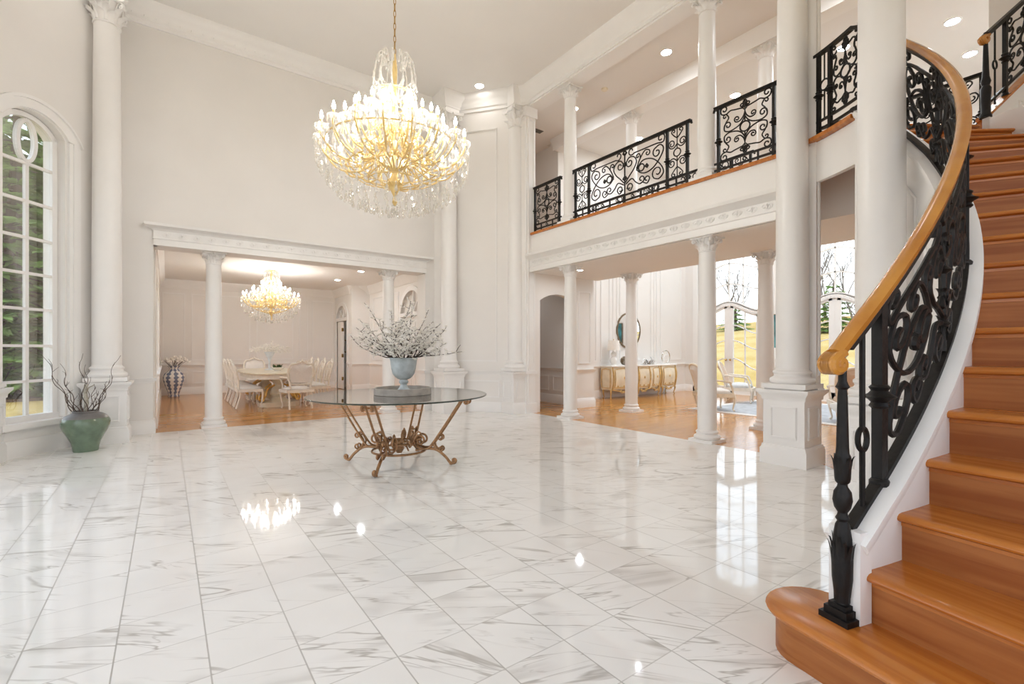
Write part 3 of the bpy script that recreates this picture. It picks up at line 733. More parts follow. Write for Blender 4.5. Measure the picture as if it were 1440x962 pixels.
# garden doors with arched heads and wavy glazing bars above
def garden(i, y):
    o = (13.2,y); u = (0,-1); nd = (1,0); o2 = (13.32,y); H = .93
    ogee = lambda x, z, h: z+h*(.5+.5*cos(min(abs(x)/.92,1)*PI))
    wave = lambda z, h: [(x, ogee(x,z,h)) for x in [-H+2*H*k/24 for k in range(25)]]
    b = MB()
    bars(b, o2, u, nd, [(-H,.02),(-H,5.2)], .10); bars(b, o2, u, nd, [(H,.02),(H,5.2)], .10); bars(b, o2, u, nd, arch_pts(-H,H,5.2,5.62), .10)
    w = wave(2.33,.30)
    for dz, ww in ((0,.11),(.065,.05)): bars(b, o2, u, nd, [(x,z+dz) for x,z in w], ww, -.06, .05)
    for z in (3.0,3.6,4.25,4.85): bars(b, o2, u, nd, wave(z,.22), .035)
    for x in (-.42,0,.42): bars(b, o2, u, nd, [(x,ogee(x,2.36,.30)),(x,5.55)], .035)
    ov = [(.18*cos(a*PI/12), 5.22+.26*sin(a*PI/12)) for a in range(25)]; bars(b, o2, u, nd, ov, .04)
    # the two leaves
    for sg in (-1, 1):
        bars(b, o2, u, nd, [(sg*.065,.03),(sg*.065,2.70)], .128, -.03, .03)
        bars(b, o2, u, nd, [(sg*.84,.03),(sg*.84,2.36)], .09, -.03, .03)
        bars(b, o2, u, nd, [(sg*.0,.12),(sg*.9,.12)], .22, -.03, .03)
        hd = [(sg*(.06+.84*k/10), ogee(.06+.84*k/10, 2.28,.30)) for k in range(11)]; bars(b, o2, u, nd, hd, .12, -.03, .03)
        bars(b, o2, u, nd, [(sg*.47,.2),(sg*.47,ogee(.47,2.22,.30))], .03)
        for z, h in ((.72,.32),(1.30,.26),(1.75,.26)): bars(b, o2, u, nd, [(sg*(.1+.74*k/10), z+h*(.5+.5*cos(k/10*PI))) for k in range(11)], .03)
    d = struct('door_%d' % (2+i), b, M['trim'])
    k = MB()
    for sg in (-1,1): k.ball((13.25,y-sg*.065,1.0),.032,10); k.tube([(13.30,y-sg*.065,1.0),(13.25,y-sg*.065,1.0)],.014,8)
    k.build('door_knob', M['brass'], d)
    g = MB(); g.plate([(-H,.03),(H,.03),(H,5.2)]+arch_pts(-H,H,5.2,5.62)[::-1]+[(-H,5.2)], (13.32,y), u, nd, .005); g.build('door_glass', M['glass'], d, False)
    t = MB(); A = arch_pts(-H-.16,H+.16,5.25,5.80); B = arch_pts(-H,H,5.2,5.62)
    for (p, q), (r, s) in zip(zip(A[:-1], A[1:]), zip(B[:-1], B[1:])): t.plate([r,s,q,p], (13.17,y), u, nd, .05)
    for a0, a1 in ((-H-.16,-H),(H,H+.16)): t.plate([(a0,0),(a1,0),(a1,5.25),(a0,5.25)], (13.17,y), u, nd, .05)
    struct('trim_garden_door', t, M['trim'])
for i, y in enumerate(WY): garden(i, y)

# doors in the dining room
def panel_door(name, o, u, nd, u0, u1, zs, za, leaf_open=False):
    b = MB(); T = arch_pts(u0,u1,zs,za); To = arch_pts(u0-.1,u1+.1,zs+.02,za+.13); oo = (o[0]-nd[0]*.03,o[1]-nd[1]*.03)
    for (p, q), (r, s) in zip(zip(To[:-1], To[1:]), zip(T[:-1], T[1:])): b.plate([r,s,q,p], oo, u, nd, .06)
    for a0, a1 in ((u0-.1,u0),(u1,u1+.1)): b.plate([(a0,0),(a1,0),(a1,zs+.02),(a0,zs+.02)], oo, u, nd, .06)
    b.plate([(u0,zs-.12),(u1,zs-.12),(u1,zs-.02),(u0,zs-.02)], oo, u, nd, .12)
    c = (u0+u1)/2
    in_ = (o[0]+nd[0]*.05,o[1]+nd[1]*.05)
    for k in (-1,0,1): bars(b, in_, u, nd, [(c+k*.02,zs-.02),(c+k*(u1-u0)*.3,za-.12 if k else za-.01)], .03)
    if not leaf_open:
        for sg in (-1,1):
            x0, x1 = (c-.0,u0) if sg < 0 else (c,u1); xa, xb = min(x0,x1), max(x0,x1)
            b.plate([(xa+.004,.01),(xb-.004,.01),(xb-.004,zs-.12),(xa+.004,zs-.12)], in_, u, nd, .05)
            b.frame(in_, u, (-nd[0],-nd[1]), xa+.1, xb-.1, .15, .85, .03, .012); b.frame(in_, u, (-nd[0],-nd[1]), xa+.1, xb-.1, 1.0, zs-.25, .03, .012)
    d = struct(name, b, M['trim'])
    f = MB(); f.plate(T[::-1]+[(u0,zs-.05),(u1,zs-.05)], (o[0]+nd[0]*.09,o[1]+nd[1]*.09), u, nd, .01); f.build('fanlight', M['linen'], d, False)
    return d, c
d, c = panel_door('door_5', (5.19,14.9), (0,-1), (1,0), 2.66, 4.02, 2.3, 2.85)
h = MB()
for sg in (-1,1):
    y = 14.9-c+sg*.07; h.box((5.225,y,1.02),(.012,.035,.2)); h.tube([(5.21,y,1.05),(5.15,y,1.05),(5.15,y+sg*.13,1.04)],.012,6)
h.build('door_handle', M['brass'], d)
d, c = panel_door('door_6', (4.63,16.6), (0,-1), (1,0), .28, 1.42, 2.35, 2.72, True)
lf = MB(); lf.box((4.67,16.01,1.115),(.045,.61,2.2),0); lf.build('door_leaf', M['trim'], d)
hg = MB()
for z in (.35,1.1,1.95): hg.box((4.635,15.72,z),(.05,.06,.11))
hg.build('hinge', M['brass'], d)
# pantry shelving glimpsed through the open door
t = thing('pantry_cabinet', 'dark pantry shelving glimpsed through the open dining room door', 'cabinet', (4.95,15.85,0))
b = MB(); b.bx(.06,.11,-.9,.72,0,2.3); b.build('back_panel', M['dark'], t)
for z in (.85,1.2,1.6): b = MB(); b.bx(-.12,.06,-.85,.70,z,z+.03); b.build('shelf', M['trim'] if z < 1 else M['bronze'], t)

# ------------------------------------------------------------------ staircase
st = thing('staircase', 'curved open oak staircase with rounded bottom step rising to the gallery', 'staircase', (2.2,.6,0))
O = Vector((2.2,.6,0)); W = 1.36
def tread_s(k): return max((k*RISE-.333)/.848, .085 if k > 1 else -.155)
nose = [(-.0,0),(-.022,-.003),(-.034,-.012),(-.037,-.02),(-.034,-.028),(-.02,-.036),(0,-.037)]
for k in range(2, 19):
    s = tread_s(k); x, y, th = cpt(s, .04); s2 = tread_s(k+1) if k < 18 else s+.16
    x2, y2, th2 = cpt(s2, .04); z = k*RISE
    d = Vector((cos(th),sin(th))); r = Vector((sin(th),-cos(th)))
    def loc(px, py):  # world plan to local: x along the step, y along travel
        v = Vector((px-x, py-y)); return v.dot(r), v.dot(d)
    ax, ay = loc(x2, y2); xo, yo, _ = cpt(s2, W); bx_, by_ = loc(xo, yo)
    b = MB(); x0 = -.012; n = len(nose)
    sec = lambda X, yb: [(X,yy,zz) for yy, zz in nose]+[(X,yb+.03,-.037),(X,yb+.03,0)]
    L = sec(x0, ay); R = sec(W-.04, by_); m = len(L)
    b.add(L+R, [tuple(range(m)), tuple(range(2*m-1,m-1,-1))]+[(i,m+i,m+(i+1) % m,(i+1) % m) for i in range(m)])
    b.box((W/2-.02,.008,-.046),(W-.05,.026,.018))
    rot = math.atan2(r.y, r.x)
    b.build('tread', M['tread'], st, True, loc=(x-O.x,y-O.y,z), rot=(0,0,rot))
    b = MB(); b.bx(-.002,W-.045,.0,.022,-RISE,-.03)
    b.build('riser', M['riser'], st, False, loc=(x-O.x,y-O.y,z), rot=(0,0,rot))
# bottom step with its rounded end
x, y, th = cpt(-.14, 0); d = Vector((cos(th),sin(th))); r = Vector((sin(th),-cos(th)))
rot = math.atan2(r.y, r.x)
def curtail(off):
    P = [(W+.05,-.02-off),(.10,-.02-off),(-.04,-.022-off)]
    cxx, cyy, ra, rb_ = -.10, .13, .155+off, .155+off
    for i in range(15):
        a = -PI*.47-(PI*1.0)*i/14
        P.append((cxx+ra*cos(a), cyy+rb_*sin(a)))
    P += [(.06,.40+off*.5),(.06,.47),(W+.05,.52)]
    return P
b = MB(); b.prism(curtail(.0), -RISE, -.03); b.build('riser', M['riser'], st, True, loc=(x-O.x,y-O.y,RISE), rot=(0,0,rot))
b = MB()
LV = [(.018,-.037),(.034,-.032),(.040,-.02),(.034,-.008),(.022,0)]
rings = [curtail(o) for o, _ in LV]; n = len(rings[0])
vs = [(p[0],p[1],z) for (o, z), R_ in zip(LV, rings) for p in R_]
fs = [tuple(range(n-1,-1,-1)), tuple((len(LV)-1)*n+i for i in range(n))]
for j in range(len(LV)-1):
    for i in range(n): fs.append((j*n+i, j*n+(i+1) % n, (j+1)*n+(i+1) % n, (j+1)*n+i))
b.add(vs, fs); b.build('tread', M['tread'], st, True, loc=(x-O.x,y-O.y,RISE), rot=(0,0,rot))
# outer wall of the flight
b = MB(); vs = []; fs = []
for i in range(41):
    s = -.1+i*.0975
    for off in (W-.01, W+.07):
        px_, py_, _ = cpt(s, off); vs += [(px_-O.x,py_-O.y,0),(px_-O.x,py_-O.y,min(zb(s)+.02,3.64))]
for i in range(40):
    a = i*4; c = a+4; fs += [(a,a+1,c+1,c),(a+2,c+2,c+3,a+3),(a+1,a+3,c+3,c+1)]
b.add(vs, fs); b.build('outer_stringer', M['trim'], st)

# ------------------------------------------------------------------ wrought iron
def ring2(c, r, n=18): return [(c[0]+r*cos(2*PI*i/n), c[1]+r*sin(2*PI*i/n)) for i in range(n+1)]
def mir(L, su=1, sv=1, v0=0): return [[(p[0]*su, v0+(p[1]-v0)*sv) for p in q] for q in L]
def panel_square(w, h):
    """four-fold scroll panel, half width w, from v=0 to h; list of (polyline, radius)"""
    hv = h/2; c = lambda u, v: (u*w, v*hv)
    Q = [scroll([c(0,.55),c(.06,.40),c(.2,.27),c(.36,.28),c(.41,.37)], c(.31,.38), 1.0),
         scroll([c(0,.38),c(.12,.2),c(.30,.08),c(.6,.02),c(.8,.10),c(.82,.26)], c(.67,.26), 1.1),
         scroll([c(.83,.2),c(.75,.38),c(.64,.53),c(.70,.66)], c(.79,.63), 1.0),
         scroll([c(.10,.70),c(.22,.72),c(.40,.75),c(.57,.78),c(.75,.71),c(.92,.76),c(.97,.90)], c(.82,.90), 1.0, start=c(.12,.80))]
    out = []
    for su in (-1,1):
        for sv in (-1,1): out += [([(p[0], hv+p[1]) for p in q], .0095) for q in mir(Q, su, sv)]
    out += [([(0,.02*h),(0,hv-.07)], .009), ([(0,hv+.07),(0,.97*h)], .009), (ring2((0,hv),.065), .011)]
    for sv in (-1,1):
        for k in (-1,0,1): out.append(([(k*.012,hv+sv*.62*hv),(k*.035,hv+sv*.74*hv),(k*.02,hv+sv*.86*hv)], [.004,.016,.004]))
        out.append((ring2((0,hv+sv*.90*hv),.022,10), .010))
    return out
def panel_narrow(w, h):
    hv = h/2; c = lambda u, v: (u*w, v*hv)
    Q = [scroll([c(0,.36),c(.4,.22),c(.8,.26),c(.95,.42),c(.8,.54)], c(.62,.40), 1.0), scroll([c(0,.60),c(.3,.70),c(.62,.86)], c(.40,.90), .9)]
    out = []
    for su in (-1,1):
        for sv in (-1,1): out += [([(p[0], hv+p[1]) for p in q], .009) for q in mir(Q, su, sv)]
    out += [([(0,0),(0,hv-.06)], .008), ([(0,hv+.06),(0,h)], .008), (ring2((0,hv),.058), .010)]
    return out
def panel_wide(w, h):
    """heart in the middle, an almond with a ring on each side"""
    c = lambda u, v: (u*w, v*h)
    Q = [scroll([c(.02,.26),c(.12,.38),c(.23,.50),c(.30,.65),c(.23,.78),c(.11,.80),c(.035,.70)], c(.125,.68), 1.0),
         scroll([c(.30,.44),c(.40,.58),c(.52,.62),c(.70,.56),c(.87,.38),c(.94,.20),c(.84,.09),c(.72,.13)], c(.80,.24), 1.0),
         scroll([c(.30,.46),c(.40,.36),c(.55,.32),c(.72,.38),c(.87,.54),c(.94,.70),c(.86,.81),c(.73,.76)], c(.79,.67), 1.0),
         scroll([c(.24,.86),c(.5,.86),c(.78,.86),c(.93,.84),c(.97,.93)], c(.88,.94), .9, start=c(.17,.93)),
         scroll([c(.30,.48),c(.36,.62),c(.44,.75),c(.52,.82),c(.60,.80)], c(.57,.74), .9), scroll([c(.40,.68),c(.38,.78),c(.33,.80)], c(.33,.75), .8),
         scroll([c(.03,.22),c(.18,.30),c(.27,.20),c(.38,.12),c(.48,.16)], c(.42,.21), .9), scroll([c(.46,.13),c(.56,.08),c(.62,.16)], c(.55,.17), .8),
         scroll([c(.05,.12),c(.14,.04),c(.20,.12)], c(.12,.13), .9)]
    out = []
    for su in (-1,1):
        out += [(q, .0105) for q in mir(Q, su, 1)]
        out += [(ring2(c(su*.42,.47),.055), .012), (ring2(c(su*.56,.46),.016,8), .013)]
        for k in (-1,0,1): out.append(([c(su*.50,.465),(su*.565*w,(.465)*h+k*.03)], [.008,.014,.004]))
    out += [([(0,0),(0,.93*h)], .013)]
    for v in (.30,.62,.88):
        for k in (-1,1): out.append(([(0,v*h),(k*.035,(v+.06)*h),(k*.02,(v+.11)*h)], [.008,.018,.004]))
    out.append((ring2((0,.95*h),.026,10), .013))
    return out
def to3(b, L, F, s=1.0, n=5):
    for q, r in L:
        P = [F(p[0], p[1]) for p in q]
        b.tube(P, [x*s for x in r] if isinstance(r, list) else r*s, n)
def post(b, p, z0, z1, w=.036, rz=0, zc=None):
    b.box((p[0],p[1],(z0+z1)/2),(w,w,z1-z0),rz)
    zc = zc or (z0+z1)/2
    b.lathe([(w*.7,zc-.05),(w*.95,zc-.04),(w*.75,zc-.025),(w*1.0,zc-.012),(w*1.5,zc),(w*1.0,zc+.012),(w*.75,zc+.025),(w*.95,zc+.04),(w*.7,zc+.05)], 12, (p[0],p[1],0))
    b.lathe([(w*.9,0),(w*.9,.02),(w*.7,.03)], 10, (p[0],p[1],z0))

def level_rail(label, x, y0, posts, panels, z0=3.685, ends=(0,0)):
    """straight railing along Y; posts = list of y; panels = list of (kind, ya, yb)"""
    t = thing('gallery_railing', label, 'railing', (x,(posts[0]+posts[-1])/2,z0), 0, None)
    yc = (posts[0]+posts[-1])/2; zt = 4.62-z0
    ya, yb = min(posts)-.06-ends[0], max(posts)+.06+ends[1]
    b = MB(); b.bx(-.022,.022,ya-yc,yb-yc,zt-.035,zt); b.bx(-.03,.03,ya-yc,yb-yc,zt-.012,zt+.004)
    for e, sg in ((ya,-1),(yb,1)): b.tube([(0,e-yc,zt-.02),(0,e-yc+sg*.01,zt-.06)], .016, 6)
    b.build('top_rail', M['iron'], t)
    b = MB(); b.bx(-.012,.012,ya-yc,yb-yc,.06,.085); b.bx(-.012,.012,ya-yc,yb-yc,.15,.175)
    k = int((yb-ya)/.16)
    for i in range(k):
        y = ya-yc+(yb-ya)*(i+.5)/k
        if i % 2: b.bx(-.01,.01,y-.01,y+.01,.02,.15)
        else: b.tube([(0,yy,zz) for yy, zz in scroll([(y-.04,.09),(y,.14),(y+.03,.12)], (y,.115), .8)], .007, 5)
    b.build('bottom_rail', M['iron'], t)
    for y in posts:
        b = MB(); post(b, (0,y-yc), 0, zt-.03); b.build('post', M['iron'], t)
    for kind, a, c in panels:
        w = abs(c-a)/2-.02; m = (a+c)/2-yc; h = zt-.04-.18
        L = {'s': panel_square, 'n': panel_narrow, 'w': panel_wide}[kind](w, h)
        b = MB(); to3(b, L, lambda u, v: (0, m+u, .18+v)); b.build('scrollwork', M['iron'], t)
    return t
level_rail('small square black scroll railing at the far end of the gallery', 6.10, 0, [6.80,7.54], [('s',6.80,7.54)])
level_rail('long black scroll railing in the middle of the gallery edge, heart motif', 6.10, 0, [4.03,4.37,6.01,6.35], [('n',4.03,4.37),('w',4.37,6.01),('n',6.01,6.35)])
level_rail('square black scroll railing on the gallery edge beside the tall pedestal column', 6.10, 0, [2.82,3.55], [('s',2.82,3.55)])
level_rail('far black railing at the back of the gallery, tops peeking behind the long heart railing', 7.90, 0, [4.03,4.37,6.01,6.30], [('n',4.03,4.37),('w',4.37,6.01),('n',6.01,6.30)], 3.66)
level_rail('far black railing at the back of the gallery, seen low behind the square railing', 7.90, 0, [2.4,3.55], [('s',2.4,3.55)], 3.66)
level_rail('far black railing at the back of the gallery, seen beyond the curved brass handrail', 7.90, 0, [1.25,1.62,2.32], [('n',1.25,1.62),('s',1.62,2.32)], 3.66)
level_rail('far black railing at the back of the gallery, glimpsed past the small end railing', 7.90, 0, [6.75,8.55], [('w',6.75,8.55)], 3.66)

# stair balustrade, following the curve
nx, ny, nth = cpt(0)
sb_ = thing('stair_balustrade', 'black wrought iron stair balustrade under a golden curved handrail', 'balustrade', (nx,ny,RISE)); OB = Vector((nx,ny,RISE))
def SP(s, v): x, y, _ = cpt(s); return (x-OB.x, y-OB.y, zb(s)+v-OB.z)
def PP(s): x, y, th = cpt(s); return (x-OB.x, y-OB.y), th
b = MB(); ov = [(.037*cos(a*PI/7)*(1.0 if sin(a*PI/7) > 0 else .8), .031*sin(a*PI/7)) for a in range(14)]
HP = [(cpt(s)[0]-OB.x, cpt(s)[1]-OB.y, zh(max(s,-.2))-OB.z-.0) for s in [-.045+i*.04 for i in range(93)]]
b.sweep3(HP, ov)
e = Vector(HP[0]); d = Vector((cos(nth),sin(nth),0)); sd = Vector((sin(nth),-cos(nth),0))
q = scroll([(.02,.005),(-.02,-.012),(-.045,-.035),(-.03,-.062),(.0,-.062)], (-.005,-.038), .8)
for k in range(-2,3): b.tube([e+d*a+Vector((0,0,c+.004))+sd*(k*.010) for a, c in q], .021, 8)
b.build('handrail', M['rail'], sb_, label='golden lacquered handrail')
b = MB(); bp = [(-.022,-.026),(.022,-.026),(.022,.012),(-.022,.012)]
b.sweep3([SP(s,0) for s in [.035+i*.04 for i in range(97)]], bp); b.build('bottom_rail', M['iron'], sb_)
b = MB(); b.sweep3([(p[0],p[1],p[2]-.042) for p in HP[2:]], [(-.02,-.008),(.02,-.008),(.02,.012),(-.02,.012)]); b.build('rail_strap', M['iron'], sb_)
def leaf3(b, p, ph, L, w, out, tip=.3):
    """acanthus leaf rising from p, leaning out in direction ph"""
    dx, dy = cos(ph), sin(ph)
    def fn(s, t):
        s = 2*s-1; ww = w*sin(PI*min(.12+t*.88,1))**.7*(1-.35*t)*(1+.18*cos(t*22))
        rr = out*t**1.5+(tip*out*max(0,t-.75)*6); z = L*(t if t < .9 else .9+(t-.9)*.2)
        return (p[0]+dx*(rr-abs(s)*ww*.4)-dy*s*ww, p[1]+dy*(rr-abs(s)*ww*.4)+dx*s*ww, p[2]+z)
    b.grid(fn, 4, 9)
# newel
b = MB()
b.box((0,0,.012),(.118,.118,.024),nth); b.box((0,0,.036),(.092,.092,.03),nth); b.box((0,0,.058),(.07,.07,.02),nth)
b.lathe([(r*.86,z) for r, z in [(.034,.06),(.027,.075),(.034,.10),(.043,.17),(.045,.25),(.040,.33),(.030,.385),(.022,.40),(.030,.412),(.022,.425),(.020,.435),(.034,.455),(.041,.485),(.036,.52),(.022,.54),(.020,.55),(.030,.56),(.033,.575),(.036,.64),(.034,.665),(.028,.675),(.026,.70),(.021,.90),(.018,.935),(.03,.945),(.024,.955),(.018,.97),(.017,1.06)]], 16)
b.build('newel', M['iron'], sb_)
b = MB()
for k in range(6): leaf3(b, (.030*cos(k*PI/3),.030*sin(k*PI/3),.075), k*PI/3, .27+.03*(k % 2), .022, .019)
for k in range(6): leaf3(b, (.034*cos(k*PI/3+.5),.034*sin(k*PI/3+.5),.17), k*PI/3+.5, .17, .017, .013)
for k in range(6): leaf3(b, (.028*cos(k*PI/3),.028*sin(k*PI/3),.575), k*PI/3, .10, .018, .012)
b.build('newel_leaves', M['iron'], sb_)
def ring_baluster(s, name='baluster'):
    p, th = PP(s); z0 = zb(s)-OB.z; z1 = zh(s)-OB.z-.04; zm = z0+(z1-z0)*.38; b = MB()
    b.tube([(p[0],p[1],z0),(p[0],p[1],zm-.04)], .011, 8); b.tube([(p[0],p[1],zm+.05),(p[0],p[1],z1)], .011, 8)
    b.tube([(p[0]+cos(th)*.03*cos(a*PI/10),p[1]+sin(th)*.03*cos(a*PI/10),zm+.005+.047*sin(a*PI/10)) for a in range(20)], .011, 6, True)
    b.build(name, M['iron'], sb_)
def stair_post(s):
    p, th = PP(s); b = MB(); post(b, p, zb(s)-OB.z-.02, zh(s)-OB.z-.035, .042, th, zb(s)-OB.z+.36); b.build('post', M['iron'], sb_)
ring_baluster(.125)
for s in (.245,1.50,1.93,3.18,3.60): stair_post(s)
for kind, a, c in (('w',.245,1.50),('n',1.50,1.93),('w',1.93,3.18),('n',3.18,3.60)):
    w = (c-a)/2-.015; m = (a+c)/2; L = {'n': panel_narrow, 'w': panel_wide}[kind](w, .70)
    b = MB(); to3(b, [([(u*.97,v) for u, v in q], r) for q, r in L], lambda u, v: SP(m+u, .02+v), 1.28, 6)
    if kind == 'w':
        p, th = PP(m); z0 = zb(m)-OB.z
        for zz, LL in ((.05,.16),(.22,.12),(.48,.13)):
            for k in range(5): leaf3(b, (p[0],p[1],z0+zz), k*2*PI/5+th, LL, .024, .024)
        b.lathe([(.02,.14),(.034,.155),(.02,.17)], 10, (p[0],p[1],z0)); b.lathe([(.016,.40),(.042,.42),(.016,.44)], 10, (p[0],p[1],z0))
    b.build('scrollwork', M['iron'], sb_)
# level continuation between the stair head and the tall pedestal column
bx0, by0, _ = cpt(4.1); br = thing('balcony_railing', 'short curved black railing above the passage, between the tall pedestal column and the stair', 'railing', (bx0,by0,3.685)); OR = Vector((bx0,by0,3.685))
RP = lambda s, z: (cpt(s)[0]-OR.x, cpt(s)[1]-OR.y, z-OR.z)
b = MB(); b.sweep3([RP(3.63+i*.03,4.60 if i > 8 else 4.60-(8-i)*.018) for i in range(26)], [(-.024,-.016),(.024,-.016),(.024,.018),(-.024,.018)]); b.build('top_rail', M['iron'], br)
b = MB()
for z in (3.76,3.85): b.sweep3([RP(3.72+i*.03,z) for i in range(22)], [(-.012,-.012),(.012,-.012),(.012,.012),(-.012,.012)])
b.build('bottom_rail', M['iron'], br)
for s in (4.32,4.17,3.76):
    b = MB(); post(b, RP(s,0)[:2], 0, 4.59-OR.z, .036, cpt(s)[2]); b.build('post', M['iron'], br)
b = MB(); L = panel_narrow(.06,.74); to3(b, L[-3:], lambda u, v: RP(4.245+u, 3.86+v)); b.build('baluster', M['iron'], br)
b = MB(); to3(b, panel_square(.19,.72), lambda u, v: RP(3.965-u, 3.86+v)); b.build('scrollwork', M['iron'], br)

# the next flight, starting at the stair head
hd = math.radians(-20); UD = Vector((cos(hd),sin(hd),0)); UL = Vector((-sin(hd),cos(hd),0)); N0 = Vector((6.81,1.02,3.64))
uf = thing('upper_staircase', 'short start of an upper stair flight with black railing, top corner by the landing', 'staircase', N0)
PU = lambda t, l=0, z=0: UD*t+UL*l+Vector((0,0,z+.80*max(t,0)))
b = MB(); vs = []; 
b.plate([(0,-.19),(1.05,-.19),(1.05,.90),(0,.06)], (0,0), (UD.x,UD.y), (UL.x,UL.y), .06)
b.frame((0,0), (UD.x,UD.y), (-UL.x,-UL.y), .45, 1.0, -.05, .28, .03, .015)
b.build('stringer', M['trim'], uf)
b = MB(); b.sweep3([PU(.0,.03,.075),PU(1.06,.03,.075)], [(-.05,-.012),(.05,-.012),(.05,.012),(-.05,.012)]); b.build('stringer_cap', M['tread'], uf)
for k in range(4):
    b = MB(); b.bx(k*.25+.20,k*.25+.52,0,.30,k*.2+.02,k*.2+.06); b.bx(k*.25+.23,k*.25+.26,0,.30,max(0,k*.2-.14),k*.2+.02); b.build('tread', M['tread'], uf, True, loc=UL*.07, rot=(0,0,hd))
b = MB(); b.lathe([(.05,0),(.05,.03),(.038,.05),(.04,.2),(.045,.3),(.03,.33),(.042,.37),(.03,.42),(.026,.5),(.018,.8),(.03,.82),(.018,.84),(.018,.88)], 14, PU(0,.03,.05)); b.build('newel', M['iron'], uf)
for t_, w_ in ((.14,.018),(.30,.034),(.92,.034)):
    b = MB(); p = PU(t_,.03,.1)
    if w_ < .03:
        b.tube([p,p+Vector((0,0,.36))], .009, 6); b.tube([p+Vector((0,0,.46)),p+Vector((0,0,.78))], .009, 6); b.tube([p+Vector((UD.x*.03*cos(a*PI/8),UD.y*.03*cos(a*PI/8),.41+.045*sin(a*PI/8))) for a in range(16)], .009, 6, True)
    else: post(b, (p.x,p.y), p.z-.02, p.z+.78, w_, hd)
    b.build('baluster' if w_ < .03 else 'post', M['iron'], uf)
b = MB(); b.sweep3([PU(-.01,.03,.17),PU(1.05,.03,.17)], [(-.014,-.012),(.014,-.012),(.014,.012),(-.014,.012)]); b.build('bottom_rail', M['iron'], uf)
b = MB(); b.sweep3([PU(.0,.03,.90),PU(1.05,.03,.90)], [(-.028,-.02),(.028,-.02),(.028,.02),(-.028,.02)]); b.build('top_rail', M['iron'], uf)
b = MB(); e = PU(0,.03,.90)
q = scroll([(.02,.0),(-.03,-.02),(-.06,-.05),(-.03,-.08)], (-.02,-.045), .6)
for k in (-1,0,1): b.tube([e+UD*a+Vector((0,0,c))+UL*k*.016 for a, c in q], .02, 6)
b.build('rail_volute', M['rail'], uf, label='small golden volute end of the rail')
b = MB(); to3(b, panel_square(.29,.66), lambda u, v: PU(.61+u,.03,.19+v)); b.build('scrollwork', M['iron'], uf)

